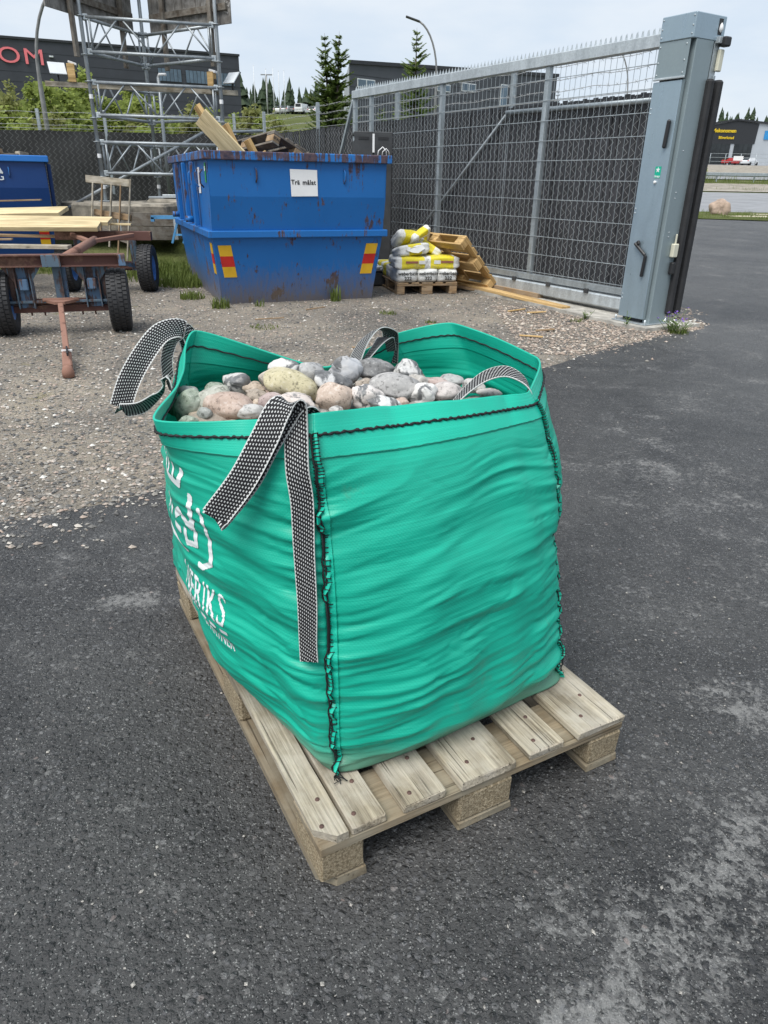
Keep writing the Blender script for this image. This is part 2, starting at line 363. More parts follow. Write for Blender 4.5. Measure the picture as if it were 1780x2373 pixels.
def mk_gravel():
    t = NT('packed_gravel'); v = t.coord('Object')
    dv = t.n('VectorMath', {0: v, 1: t.n('VectorMath', {0: t.noise(v, 40, 3, out='Color'), 1: (0.02,0.02,0.0)}, operation='MULTIPLY').outputs[0]}, operation='ADD').outputs[0]
    a = t.voro(dv, 55); ac = t.n('SeparateColor', {0: t.voro(dv, 55, out='Color')}).outputs
    b = t.voro(dv, 130); bc = t.n('SeparateColor', {0: t.voro(dv, 130, out='Color')}).outputs
    n = t.noise(v, 0.75, 6, 0.6, 0.6); n2 = t.noise(v, 6, 5)
    soil = t.ramp(n, [(0.34, (0.13,0.118,0.102)), (0.5, (0.245,0.215,0.175)), (0.66, (0.36,0.31,0.24))])
    soil = t.mix(t.ramp(n2, [(0.3, 0.35), (0.7, 0.0)]), soil, (0.05,0.047,0.043))
    scol = t.ramp(ac[0], [(0.0, (0.10,0.10,0.10)), (0.45, (0.25,0.24,0.225)), (0.75, (0.40,0.365,0.32)), (0.9, (0.44,0.32,0.26)), (1.0, (0.62,0.59,0.54))])
    c = t.mix(t.math('MULTIPLY', t.ramp(a, [(0.35, 0.75), (0.55, 0.0)]), t.ramp(ac[1], [(0.3, 0.0), (0.5, 1.0)])), soil, scol)
    c = t.mix(t.math('MULTIPLY', t.ramp(b, [(0.3, 0.8), (0.5, 0.0)]), t.ramp(bc[1], [(0.55, 0.0), (0.7, 1.0)])), c, t.ramp(bc[0], [(0.0, (0.10,0.10,0.1)), (0.7, (0.27,0.25,0.22)), (1.0, (0.48,0.45,0.40))]))
    moss = t.ramp(t.noise(v, 1.9, 5, 0.65), [(0.64, 0.0), (0.72, 0.55)])
    c = t.mix(moss, c, (0.17,0.155,0.055))
    h = t.math('MULTIPLY_ADD', t.ramp(a, [(0.0, 1.0), (0.6, 0.0)]), ac[2], t.math('MULTIPLY', t.ramp(b, [(0.0,1.0),(0.5,0.0)]), 0.4))
    return t.bsdf(c, 0.92, 0, t.bump(h, 1.0, 0.012), 0.25)
def mk_grassland():
    t = NT('rough_grassland'); v = t.coord('Object')
    n = t.noise(v, 0.25, 6, 0.6); n2 = t.noise(v, 4, 5, 0.7)
    c = t.ramp(n, [(0.3, (0.075,0.085,0.028)), (0.5, (0.11,0.13,0.04)), (0.7, (0.20,0.185,0.11))])
    c = t.mix(t.ramp(n2, [(0.4, 0.0), (0.65, 0.5)]), c, (0.05,0.065,0.02))
    return t.bsdf(c, 0.95, 0, t.bump(n2, 0.8, 0.15), 0.1)
ASPH = mk_asphalt(); GRAV = mk_gravel(); GRASSL = mk_grassland()
ASPH_L = simple('sheen_toned_asphalt', (0.235,0.235,0.24), 0.55, var=0.16, nscale=0.5, bump=0.3)  # lighter grey puts the grazing wet reflection of the roads into the colour
SANDY = simple('sandy_gravel_bank', (0.27,0.24,0.195), 0.95, var=0.35, nscale=1.2, bump=0.5, bscale=12)
SAND = simple('pale_sand', (0.50,0.44,0.32), 0.95, var=0.25, nscale=3)

# big ground sheet out to the horizon
xs = sorted(set([-900,-600,-400,-300,-220,-160,-120]+list(range(-90,91,6))+[120,160,220,300,400,600,900]))
ys = sorted(set([-600,-200,-60,-20]+list(range(0,301,6))+[330,400,500,700,1000,1500]))
gm = MB(); nx = len(xs)
gv = [(x, y, terr(x,y)-0.03) for y in ys for x in xs]
gm.add(gv, [(j*nx+i, j*nx+i+1, (j+1)*nx+i+1, (j+1)*nx+i) for j in range(len(ys)-1) for i in range(nx-1)], smooth=True)
struct(gm.build('ground', GRASSL))

def wavy(poly, amp, step, seed=0):
    out = []
    for (a, b) in zip(poly, poly[1:]+poly[:1]):
        a = Vector((*a,0)); b = Vector((*b,0)); L = (b-a).length; k = max(1, int(L/step)) if L < 15 else 1
        d = (b-a).normalized() if L else Vector((1,0,0)); nn = Vector((-d.y, d.x, 0))
        for i in range(k):
            p = a.lerp(b, i/k)
            if k > 1: p = p+nn*(mnoise.noise(p*1.7+Vector((seed,3,0)))*amp+mnoise.noise(p*9+Vector((seed,0,9)))*amp*0.35)
            out.append((p.x, p.y))
    return out
def flat(name, poly, z, mat):
    bm = bmesh.new(); vs = [bm.verts.new((x,y,z)) for x,y in poly]; f = bm.faces.new(vs); f.normal_update()
    if f.normal.z < 0: f.normal_flip()
    bmesh.ops.triangulate(bm, faces=bm.faces[:]); me = bpy.data.meshes.new(name); bm.to_mesh(me); bm.free()
    return struct(link(name, me, mat))
flat('gravel_yard', wavy([(-30,-8),(6,-8),(6,8.4),(3.0,8.3),(-3.4,18.6),(-12,17.6),(-30,16)], 0.1, 0.4), -0.008, GRAV)
EDGE = [(-12,-4.6),(-4.2,0.95),(-1.58,2.62),(-0.95,3.04),(0.2,4.35),(1.2,5.52),(2.33,6.60),(2.9,7.1),(3.25,7.35),(3.38,7.6),(3.25,7.9),(2.95,8.35),(-2.6,17.4)]
flat('asphalt', wavy(EDGE+[(-2.0,19),(6,33.5),(14.0,34.0),(24,31.5),(60,24),(60,-12),(-12,-12)], 0.07, 0.12), 0.0, ASPH)

def strip(name, x0, x1, rows, mat, dz, slant=0.0):
    m = MB(); n = 24; vs = []
    for y in rows:
        for i in range(n+1):
            x = x0+(x1-x0)*i/n; yy = y+slant*(x-x0); vs.append((x, yy, terr(x,yy)+dz))
    m.add(vs, [(j*(n+1)+i, j*(n+1)+i+1, (j+1)*(n+1)+i+1, (j+1)*(n+1)+i) for j in range(len(rows)-1) for i in range(n)], smooth=True)
    return struct(m.build(name, mat))
strip('road', 10, 110, [44+k*2.5 for k in range(11)], ASPH_L, 0.03, -0.02)
strip('kerb', 14, 110, [70.2,70.6], CONCRETE, 0.12, -0.02)
strip('gravel_verge', 14, 110, [70.7,74,78,81], SANDY, 0.04, -0.02)
strip('far_road', 24, 120, [90,94,98,103], ASPH_L, 0.05, 0.02)
strip('gravel_bank', 20, 150, [108,115,122,130,140,150,158], SANDY, 0.06, 0.0)

strip('forecourt', 20, 150, [159,170,182,195], ASPH_L, 0.06)

def mk_leaf(name, c, c2, trans=0.35):
    t = NT(name); oi = t.n('ObjectInfo').outputs['Random']
    n = t.noise(t.coord('Object'), 2.2, 4); n2 = t.noise(t.coord('Object'), 14, 2)
    k = t.ramp(t.math('MULTIPLY_ADD', n2, 0.5, t.math('MULTIPLY', n, 0.5)), [(0.32, 0.0), (0.68, 1.0)])
    cc = t.mix(k, c, c2)
    cc = t.mix(t.math('MULTIPLY', oi, 0.35), cc, tuple(x*0.6 for x in c))
    return t.bsdf(cc, 0.6, 0, None, 0.25, trans)
LEAF_L = mk_leaf('light_green_leaves', (0.24,0.31,0.07), (0.46,0.52,0.16), 0.55)
LEAF_Y = mk_leaf('olive_leaves', (0.20,0.22,0.07), (0.36,0.37,0.14), 0.5)
NEEDLE = mk_leaf('spruce_needles', (0.16,0.24,0.06), (0.30,0.40,0.11), 0.5)
NEEDLE_D = mk_leaf('dark_spruce_needles', (0.028,0.05,0.024), (0.065,0.095,0.045), 0.1)
GRASSB = mk_leaf('grass_blades', (0.10,0.15,0.03), (0.22,0.26,0.07))
BARK = simple('bark', (0.09,0.07,0.055), 0.9, var=0.4, bump=0.6, bscale=30)

# loose pebbles on the gravel and beside the asphalt edge (nobody could count them)
def pebbles(name, n, picker, r0, r1, mat, seed):
    rg = random.Random(seed); vs = []; fs = []
    base = [(1,0,0),(0,1,0),(-1,0,0),(0,-1,0),(0,0,1),(0,0,-0.4)]
    tf = [(0,1,4),(1,2,4),(2,3,4),(3,0,4),(1,0,5),(2,1,5),(3,2,5),(0,3,5)]
    for _ in range(n):
        x, y, z = picker(rg); r = r0+(r1-r0)*rg.random()**2.5; a = rg.random()*6.28; ca, sa = math.cos(a), math.sin(a)
        sx, sy, sz = r*rg.uniform(0.8,1.4), r*rg.uniform(0.6,1.0), r*rg.uniform(0.4,0.8); b = len(vs)
        for (px,py,pz) in base:
            px *= sx*rg.uniform(0.75,1.25); py *= sy*rg.uniform(0.75,1.25); pz *= sz*rg.uniform(0.7,1.2)
            vs.append((x+ca*px-sa*py, y+sa*px+ca*py, z+pz+sz*0.15))
        fs += [(b+i,b+j,b+k) for i,j,k in tf]
    me = bpy.data.meshes.new(name); me.from_pydata(vs, [], fs); me.update()
    return stuff(tag(link(name, me, mat), 'loose grey and pinkish gravel stones strewn over the yard' if 'gravel' in name else 'tiny pale grit lying on the dark asphalt', 'gravel'))
def mk_pebble():
    t = NT('mixed_pebbles'); isl = t.n('NewGeometry').outputs['Random Per Island']
    c = t.ramp(isl, [(0.0, (0.07,0.07,0.072)), (0.3, (0.17,0.165,0.155)), (0.6, (0.30,0.28,0.25)), (0.8, (0.40,0.31,0.255)), (0.93, (0.47,0.43,0.38)), (1.0, (0.68,0.66,0.61))])
    return t.bsdf(c, 0.85, 0, None, 0.3)
PEB = mk_pebble()
def edge_side(x, y):
    """signed distance-ish to the asphalt edge (positive on the gravel)"""
    for (a, b) in zip(EDGE, EDGE[1:]):
        if a[0] <= x <= b[0]: return y-(a[1]+(b[1]-a[1])*(x-a[0])/max(1e-6, b[0]-a[0]))
    return y-8.2
def pick_gravel(rg):
    while True:
        y = 2.4+rg.random()**1.4*7.5; x = rg.uniform(-0.62*y-0.4, min(0.42*y+0.1, 3.4))
        s = edge_side(x, y)
        if s > 0 or (s > -0.9 and rg.random() < 0.8*math.exp(s*6.5)): return x, y, -0.006 if s > 0 else 0.0015
pebbles('gravel', 34000, pick_gravel, 0.0035, 0.017, PEB, 3)
def pick_post(rg):
    while True:
        x = rg.uniform(1.2, 3.6); y = rg.uniform(6.0, 8.6)
        if edge_side(x, y) > -0.05: return x, y, -0.004
def mk_pinkpeb():
    t = NT('pinkish_pebbles'); isl = t.n('NewGeometry').outputs['Random Per Island']
    c = t.ramp(isl, [(0.0, (0.13,0.12,0.11)), (0.4, (0.27,0.22,0.185)), (0.75, (0.38,0.30,0.24)), (1.0, (0.55,0.50,0.43))])
    return t.bsdf(c, 0.85, 0, None, 0.3)
pebbles('gravel_patch', 6500, pick_post, 0.006, 0.022, mk_pinkpeb(), 5)
def pick_asph(rg):
    while True:
        y = rg.uniform(0.3, 5.5); x = rg.uniform(-0.7*y-0.7, 0.7*y+0.7)
        if edge_side(x, y) < -0.02: return x, y, 0.001
PEB_W = simple('pale_grit', (0.34,0.32,0.29), 0.8, var=0.5, nscale=300)
pebbles('asphalt_grit', 900, pick_asph, 0.0015, 0.0055, PEB_W, 9)

def grass(name, label, spots, mat=GRASSB, seed=1):
    """spots: (x, y, radius, count, height)"""
    rg = random.Random(seed); vs = []; fs = []
    for (cx, cy, rad, n, h) in spots:
        for _ in range(n):
            a = rg.random()*6.28; d = rad*math.sqrt(rg.random()); x, y = cx+d*math.cos(a), cy+d*math.sin(a)
            hh = h*rg.uniform(0.4,1.15); l = rg.uniform(0.1,0.6)*hh; b = rg.random()*6.28; w = rg.uniform(0.003,0.006)*(1+h*3)
            dx, dy = math.cos(b), math.sin(b); z0 = terr(x,y)-0.03 if y > 20 else -0.01; k = len(vs)
            vs += [(x-dy*w,y+dx*w,z0),(x+dy*w,y-dx*w,z0),(x+dx*l*0.4-dy*w*.7,y+dy*l*0.4+dx*w*.7,z0+hh*0.6),(x+dx*l*0.4+dy*w*.7,y+dy*l*0.4-dx*w*.7,z0+hh*0.6),(x+dx*l,y+dy*l,z0+hh)]
            fs += [(k,k+1,k+3,k+2),(k+2,k+3,k+4)]
    me = bpy.data.meshes.new(name); me.from_pydata(vs, [], fs); me.update()
    return stuff(tag(link(name, me, mat), label, 'grass'))
# ================================================================ wooden pallets
def board(name, parent, c, size, mat, rot=(0,0,0), ch=0.003, cut=0.0, jit=0.002, cache={}):
    """a plank whose local X is its long axis; cut clips two corners of one end (list of (sx,sy))"""
    m = MB(); L, W, T = size
    if cut:
        poly = []
        for sx, sy in ((-1,-1),(1,-1),(1,1),(-1,1)):
            p = (sx*L/2, sy*W/2)
            if (sx,sy) in cut:
                a = (p[0]-sx*0.035, p[1]); b = (p[0], p[1]-sy*0.035)
                poly += [b, a] if (sx*sy > 0) == False else [b, a]
                if sx*sy < 0: poly[-2:] = [a, b] if (sx,sy) == (1,-1) else [a, b]
            else: poly.append(p)
        # order by angle so the outline is convex
        poly.sort(key=lambda q: math.atan2(q[1]/W, q[0]/L))
        m.prism(poly, -T/2, T/2)
    else: m.box((0,0,0), (L,W,T), ch=ch)
    m.v = [(x+rnd(-jit,jit), y+rnd(-jit,jit), z+rnd(-jit,jit)*0.6) for x,y,z in m.v]
    return m.build(name, mat, parent, c, rot)

def make_pallet(root, top=W_GREY, low=W_SIDE, blockm=CHIP, detail=False, split=False):
    """EUR pallet: local x 0..0.8 across, y 0..1.2 along, z 0..0.144"""
    H90 = R(90)
    for x, w in ((0.0,0.1),(0.3275,0.145),(0.70,0.1)):                         # runners on the ground
        board('bottom_board', root, (x+w/2, 0.6, 0.011), (1.2, w, 0.022), low, (0,0,H90), cut=[(-1,1)] if detail and x == 0 else 0)
    for y, d in ((0.0,0.145),(0.5275,0.145),(1.055,0.145)):
        for x, w in ((0.0,0.1),(0.3275,0.145),(0.70,0.1)):
            b = MB(); b.box((0,0,0), (w*0.985, d*0.985, 0.078), ch=0.006)
            if detail:
                bm = bmesh.new(); bmesh.ops.create_grid(bm, x_segments=1, y_segments=1, size=0.1); bm.free()
            b.v = [(px+rnd(-.003,.003), py+rnd(-.003,.003), pz) for px,py,pz in b.v]
            b.build('block', blockm, root, (x+w/2, y+d/2, 0.0612))
    for y in (0.0725, 0.6, 1.1275):
        board('cross_board', root, (0.4, y, 0.1112), (0.8, 0.145, 0.0215), low)
    zt = 0.1332
    xs_ = [(0.0,0.145),(0.1885,0.10),(0.3275,0.145),(0.5115,0.10),(0.655,0.145)]
    for i, (x, w) in enumerate(xs_):
        if i == 0 and split:
            board('deck_board', root, (0.031, 0.6, zt), (1.2, 0.062, 0.0215), top, (0,0,H90), cut=[(-1,1)])
            board('deck_board', root, (0.1065, 0.6, zt), (1.196, 0.079, 0.0215), top, (0,0,H90+R(0.25)))
        else:
            board('deck_board', root, (x+w/2, 0.6+rnd(-.004,.004), zt), (1.2, w, 0.0215), top, (0,0,H90))

PYAW = 0.4949; PO = (-0.1125, 0.9649)
pal = thing('pallet', 'weathered grey wooden pallet under the green bag of stones', 'pallet', (*PO, 0.0), PYAW)
make_pallet(pal, detail=True, split=True)
# nail heads
nl = MB()
for i, (x, w) in enumerate([(0.0,0.062),(0.068,0.079),(0.1885,0.10),(0.3275,0.145),(0.5115,0.10),(0.655,0.145)]):
    for y in (0.035, 0.105, 0.565, 0.635, 1.095, 1.165):
        px = x+w*(0.32 if y in (0.035,0.565,1.095) else 0.68)
        nl.lathe([(0.0001,0.0018),(0.0045,0.0015),(0.0052,-0.001)], 8, Matrix.Translation((px+rnd(-.006,.006), y+rnd(-.012,.012), 0.1445)))
stuff(nl.build('nail_heads', simple('rusty_nail', (0.10,0.055,0.045), 0.8), pal))

# ================================================================ green bulk bag
def mk_fabric(name, c, trans, dirt=True):
    t = NT(name); uv = t.n('TexCoord').outputs['UV']; ob = t.coord('Object')
    wv = t.n('Mapping', {'Vector': uv, 'Scale': (260,260,1), 'Rotation': (0,0,0)}).outputs[0]
    ck = t.n('TexChecker', {'Vector': wv, 'Scale': 1.0}).outputs['Fac']
    thr = t.noise(t.n('Mapping', {'Vector': uv, 'Scale': (2.0,230,1)}).outputs[0], 1.0, 3)
    n = t.noise(ob, 3.5, 5); cc = t.ramp(n, [(0.3, tuple(x*0.88 for x in c)), (0.7, tuple(min(1,x*1.1) for x in c))])
    cc = t.mix(t.math('MULTIPLY', t.math('ABSOLUTE', t.math('SUBTRACT', thr, 0.5)), 1.3), cc, tuple(min(1, x*1.5+0.03) for x in c))
    if dirt:
        z = t.n('SeparateXYZ', {0: t.n('TexCoord').outputs['Object']}).outputs[2]
        dz = t.math('ADD', z, t.math('MULTIPLY', t.noise(ob, 6, 5), -0.05))
        dm = t.math('MULTIPLY', t.ramp(dz, [(0.0, 0.75), (0.055, 0.0)]), 0.7)
        cc = t.mix(dm, cc, (0.22,0.19,0.13))
        sm = t.ramp(t.noise(ob, 5, 7, 0.7), [(0.66, 0.0), (0.76, 0.35)])
        cc = t.mix(sm, cc, (0.16,0.22,0.13))
    b = t.bump(t.math('ADD', t.math('MULTIPLY', ck, 0.5), thr), 0.5, 0.0014)
    return t.bsdf(cc, 0.42, 0, b, 0.5, trans)
GREEN = mk_fabric('woven_green_plastic', (0.004,0.445,0.305), 0.16)
GREEN_H = mk_fabric('green_hem', (0.005,0.48,0.335), 0.12, False)
def mk_web():
    """black webbing with rows of white stitches and white selvedge: UV x across 0..1, y in metres"""
    t = NT('black_white_webbing'); s = t.n('SeparateXYZ', {0: t.n('TexCoord').outputs['UV']}).outputs
    row = t.math('MULTIPLY', s[0], 10.0); rf = t.math('FRACT', row); ri = t.math('FLOOR', row)
    ph = t.math('FRACT', t.math('MULTIPLY_ADD', s[1], 125.0, t.math('MULTIPLY', ri, 0.30)))
    d = t.math('MULTIPLY', t.math('LESS_THAN', ph, 0.46), t.math('LESS_THAN', t.math('ABSOLUTE', t.math('SUBTRACT', rf, 0.5)), 0.21))
    ed = t.math('GREATER_THAN', t.math('ABSOLUTE', t.math('SUBTRACT', s[0], 0.5)), 0.468)
    m = t.math('MAXIMUM', d, ed)
    c = t.mix(m, (0.014,0.014,0.016), (0.56,0.57,0.56))
    return t.bsdf(c, 0.75, 0, t.bump(m, 0.5, 0.0015), 0.3)
WEB = mk_web()
THREAD = simple('black_thread', (0.010,0.010,0.012), 0.8)

BZ = 0.144
bag = thing('bulk_bag', 'open green woven bulk bag full of stones standing on the pallet', 'bag', (*PO, BZ), PYAW)
LV = [0.150, 0.25, 0.40, 0.55, 0.72, 0.82, None]
COLS = [  # name, (x,y) for each level, rim (x,y,z)
 ('B',  [(.100,.146),(.087,.140),(.085,.142),(.088,.151),(.090,.173),(.090,.190)], (.105,.232,.925)),
 ('F1', [(.26,.125),(.26,.085),(.27,.083),(.27,.105),(.27,.155),(.275,.195)], (.285,.283,.903)),
 ('F2', [(.43,.135),(.43,.095),(.43,.095),(.43,.120),(.43,.175),(.435,.21)], (.440,.272,.899)),
 ('F3', [(.60,.150),(.61,.125),(.61,.140),(.61,.165),(.60,.215),(.585,.25)], (.580,.300,.886)),
 ('C',  [(.752,.180),(.757,.200),(.748,.229),(.745,.250),(.738,.277),(.712,.300)], (.672,.326,.878)),
 ('D',  [(.80,.40),(.83,.40),(.85,.42),(.86,.44),(.86,.47),(.855,.50)], (.852,.53,.897)),
 ('T',  [(.80,.75),(.84,.76),(.86,.78),(.87,.80),(.88,.83),(.87,.86)], (.840,.91,.922)),
 ('K',  [(.73,.93),(.76,.96),(.78,.98),(.78,.99),(.75,1.0),(.72,.99)], (.675,.985,.884)),
 ('P',  [(.40,.95),(.40,1.0),(.40,1.02),(.40,1.02),(.40,.98),(.40,.93)], (.400,.850,.846)),
 ('E',  [(.06,.93),(.02,.97),(.0,.99),(.0,.99),(.02,.98),(.05,.96)], (.085,.955,.947)),
 ('G',  [(.015,.75),(-.035,.76),(-.058,.76),(-.064,.75),(-.062,.74),(-.05,.74)], (-.005,.745,.890)),
 ('A',  [(.03,.50),(-.035,.50),(-.072,.50),(-.088,.50),(-.100,.49),(-.112,.485)], (-.128,.475,.877)),
 ('M',  [(.06,.30),(.018,.28),(.0,.28),(-.005,.28),(-.012,.29),(-.012,.31)], (.012,.345,.893)),
]
CI = {c[0]: i for i, c in enumerate(COLS)}
NSEG = 30; NLV = 36
def bag_grid():
    nc = len(COLS); lev = []
    for k in range(7):
        pts = []
        for nme, xy, rim in COLS:
            if k < 6:
                z = LV[k] if k < 5 else LV[4]+(rim[2]-LV[4])*0.55
                pts.append(Vector((xy[k][0], xy[k][1], z-BZ)))
            else: pts.append(Vector((rim[0], rim[1], rim[2]-BZ)))
        lev.append(catmull(pts, NSEG, True, 0.42 if k < 5 else 0.30))
    nu = len(lev[0]); G = np.zeros(((6*NLV)+1, nu, 3))
    for u in range(nu):
        c = catmull([lev[k][u] for k in range(7)], NLV)
        for v, p in enumerate(c): G[v, u] = p
    return G
BG = bag_grid(); NV, NU = BG.shape[:2]
def bag_normals(G):
    du = np.roll(G, -1, 1)-np.roll(G, 1, 1); dv = np.zeros_like(G); dv[1:-1] = G[2:]-G[:-2]; dv[0] = G[1]-G[0]; dv[-1] = G[-1]-G[-2]
    n = np.cross(du, dv); n /= np.linalg.norm(n, axis=2, keepdims=True)+1e-9
    return n
BN = bag_normals(BG)
def bag_wrinkles():
    G = BG.copy()
    seam_u = [CI[c]*NSEG for c in 'BCKE']
    for v in range(NV):
        h = v/(NV-1)
        env = smooth(0.0, 0.06, h)*(1-smooth(0.70, 0.93, h))
        for u in range(NU):
            a = u/NSEG
            # distance (in control columns) to the nearest seam, folds gather towards seams
            ds = min(min(abs(a-CI[c]), 13-abs(a-CI[c])) for c in 'BCKE')
            q = BG[v, u]; z = q[2]; s = a
            arch = 0.035*math.sin(min(max((s)/4.0, 0), 1)*math.pi) if s <= 4 else 0.05*math.sin((s-9)/4.0*math.pi) if s >= 9 else 0
            tilt = 0.006*s if s <= 4 else (-0.020*(13-s) if s >= 9 else 0)
            zz = z-arch-tilt*0.9
            wz = zz+0.016*mnoise.noise(Vector((s*0.8, z*4.5, 3.3)))
            def ridge(fs_, fz, k): return 0.42-abs(mnoise.noise(Vector((s*fs_+k, wz*fz, k*1.3))))*1.7
            gate_ = 0.35+0.65*smooth(-0.25, 0.35, mnoise.noise(Vector((s*1.3, z*7, 12.1))))
            near = 0.6+0.9*math.exp(-ds*0.9)
            w = mnoise.noise(Vector((s*0.6, wz*13, 1.7)))*0.0120
            w += ridge(0.32, 17, 4.2)*0.0125*gate_*near+ridge(0.48, 34, 7.7)*0.0062*gate_*near+ridge(0.9, 66, 2.9)*0.0022*near
            w += mnoise.noise(Vector((s*2.6, z*6, 2.2)))*0.006*env
            cr = max(0.0, 1-abs(mnoise.noise(Vector((s*0.42+2, wz*24, 15.3))))*9); w -= 0.0040*cr*cr*gate_*near
            cr2 = max(0.0, 1-abs(mnoise.noise(Vector((s*1.5+z*9, z*14-s*0.9, 21.7))))*12); w -= 0.0022*cr2*smooth(0.05,0.4,mnoise.noise(Vector((s*1.1,z*5,31))))
            lowup = 0.50+0.85*(1-h)
            if s > 10.0: w += ridge(0.5, 26, 9.5)*0.006
            # seams pull the cloth in
            pull = -0.012*math.exp(-(ds/0.16)**2)*smooth(0.02,0.2,h)*(1-smooth(0.75,0.95,h))
            G[v, u] += BN[v, u]*((w*lowup)*env+pull)
            # flutter of the free rim
            fr = smooth(0.80, 1.0, h)
            G[v, u] += BN[v, u]*fr*0.006*mnoise.noise(Vector((s*2.3, z*5, 6.6)))
    return G
BW = bag_wrinkles(); BWN = bag_normals(BW)
# arc-length coordinates for weave and print
ulen = np.concatenate([[0], np.cumsum(np.linalg.norm(np.diff(np.vstack([BG[NV//2], BG[NV//2,:1]]), axis=0), axis=1))])
vlen = np.concatenate([[0], np.cumsum(np.linalg.norm(np.diff(BG[:, NSEG//2], axis=0), axis=1))])
def grid_patch(name, v0, v1, u0, u1, mat, parent, off=0.0, wrap=True):
    vs = []; fs = []; uvs = []; nu = u1-u0+1
    for v in range(v0, v1+1):
        for u in range(u0, u1+1): vs.append(tuple(BW[v, u % NU]+BWN[v, u % NU]*off))
    for j in range(v1-v0):
        for i in range(nu-1):
            fs.append((j*nu+i, j*nu+i+1, (j+1)*nu+i+1, (j+1)*nu+i))
            ua, ub = [ulen[(u0+i+k) % NU] if (u0+i+k) < NU else ulen[(u0+i+k) % NU]+ulen[-1] for k in (0,1)]
            uvs.append([(ua,vlen[v0+j]),(ub,vlen[v0+j]),(ub,vlen[v0+j+1]),(ua,vlen[v0+j+1])])
    m = MB(); m.add(vs, fs, None, True, uvs); return m.build(name, mat, parent)
HEM = NV-29
# four side panels, a hem and a base
for a, b in (('B','C'),('C','K'),('K','E'),('E','B')):
    ua = CI[a]*NSEG; ub = CI[b]*NSEG if CI[b] > CI[a] else 13*NSEG
    pnl = grid_patch('side_panel', 0, HEM, ua, ub, GREEN, bag)
    md = pnl.modifiers.new('thick', 'SOLIDIFY'); md.thickness = 0.0016; md.offset = -1
    hem = grid_patch('hem', HEM-1, NV-1, ua, ub, GREEN_H, bag, 0.0022)
    md = hem.modifiers.new('thick', 'SOLIDIFY'); md.thickness = 0.0045; md.offset = -1
bm_ = MB(); ring = [tuple(BW[0, u]) for u in range(0, NU, 5)]; cen = tuple(np.mean(BW[0], axis=0)-np.array([0,0,0.003]))
bm_.add(ring+[cen], [(i, len(ring), (i+1) % len(ring)) for i in range(len(ring))]); bm_.build('base_panel', GREEN, bag)
# chain-stitched black lines round the hem
def surf(v, u, off):
    u = u % NU; v = min(max(v, 0), NV-1.001); v0 = int(v); fv = v-v0; u0 = int(u); fu = u-u0; u1 = (u0+1) % NU
    p = (BW[v0,u0]*(1-fu)+BW[v0,u1]*fu)*(1-fv)+(BW[v0+1,u0]*(1-fu)+BW[v0+1,u1]*fu)*fv
    n = (BWN[v0,u0]*(1-fu)+BWN[v0,u1]*fu)*(1-fv)+(BWN[v0+1,u0]*(1-fu)+BWN[v0+1,u1]*fu)*fv
    return Vector(p)+Vector(n)*off
NSTITCH = NU*2
m = MB(); m.tube([surf(NV-15.0+0.4*math.sin(i*0.9), i*NU/NSTITCH, 0.0045+0.0010*math.sin(i*2.1)) for i in range(NSTITCH)], [0.0027+0.0008*math.sin(i*1.5) for i in range(NSTITCH)], 5, closed=True)
m.build('hem_stitching', THREAD, bag)
m = MB(); m.tube([surf(NV-15.0+0.4*math.sin(i*0.9), i*NU/NSTITCH, -0.0045) for i in range(NSTITCH)], 0.0020, 5, closed=True)
m.build('hem_stitching', THREAD, bag)
m = MB(); m.tube([surf(HEM-0.5+0.6*mnoise.noise(Vector((i*0.2,0,0))), i*NU/NSTITCH, 0.0024) for i in range(NSTITCH)], 0.0010, 4, closed=True)
m.build('hem_seam', simple('dark_green_thread', (0.004,0.16,0.11), 0.7), bag)
# outside corner seams: a fin of cloth whipped with black thread
for c in 'BCKE':
    u = CI[c]*NSEG; fin = MB(); st = MB(); vs = []; N = NV-12
    side = 0.0075 if c in 'BE' else -0.004
    for v in np.arange(0, N, 2.25):
        p = surf(v, u, 0.0); q = surf(v, u, 0.011+0.0012*mnoise.noise(Vector((v*0.06, u, 0)))); t_ = (surf(min(v+1,N), u+1, 0)-surf(max(v-1,0), u-1, 0))
        lat = (surf(v, u+1, 0)-surf(v, u-1, 0)).normalized()
        bend = lat*(side+0.002*mnoise.noise(Vector((v*0.05, u, 3))))
        vs += [p+lat*0.003, q+bend+lat*0.0025, q+bend-lat*0.0025, p-lat*0.003]
        if 2 < v < N-2:
            k = 0.0018
            zj = Vector((0,0,rnd(-0.001,0.001)))
            st.tube([p+lat*0.0045+zj, q+bend+lat*0.005+zj, q+bend-lat*0.005+zj, p-lat*0.0045+zj], 0.0011, 4)
    fin.add(vs, [(4*i+j, 4*i+j+1, 4*i+5+j, 4*i+4+j) for i in range(len(vs)//4-1) for j in range(3)], smooth=False)
    fo = fin.build('seam_flap', GREEN_H, bag)
    st.tube([surf(v, u-0.9, 0.007) for v in range(4, N, 3)], 0.0018, 5); st.tube([surf(v, u+0.9, 0.007) for v in range(4, N, 3)], 0.0018, 5)
    so = st.build('seam_stitching', THREAD, bag)
    # flat strip of doubled cloth beside the seam
    fl = grid_patch('seam_allowance', 14, HEM-4, u, u+4, GREEN_H, bag, 0.0035) if c in 'B' else None
tf = MB()
p0 = surf(0, 0, 0.012)
for k in range(9):
    a = rnd(0, 6.28); tf.tube([p0, p0+Vector((rnd(-.014,.014), rnd(-.02,.0), -0.002+rnd(0,.012))), p0+Vector((rnd(-.022,.022), rnd(-.034,-.005), -0.001+rnd(0,.006)))], 0.0012, 4)
tf.build('loose_thread', THREAD, bag)

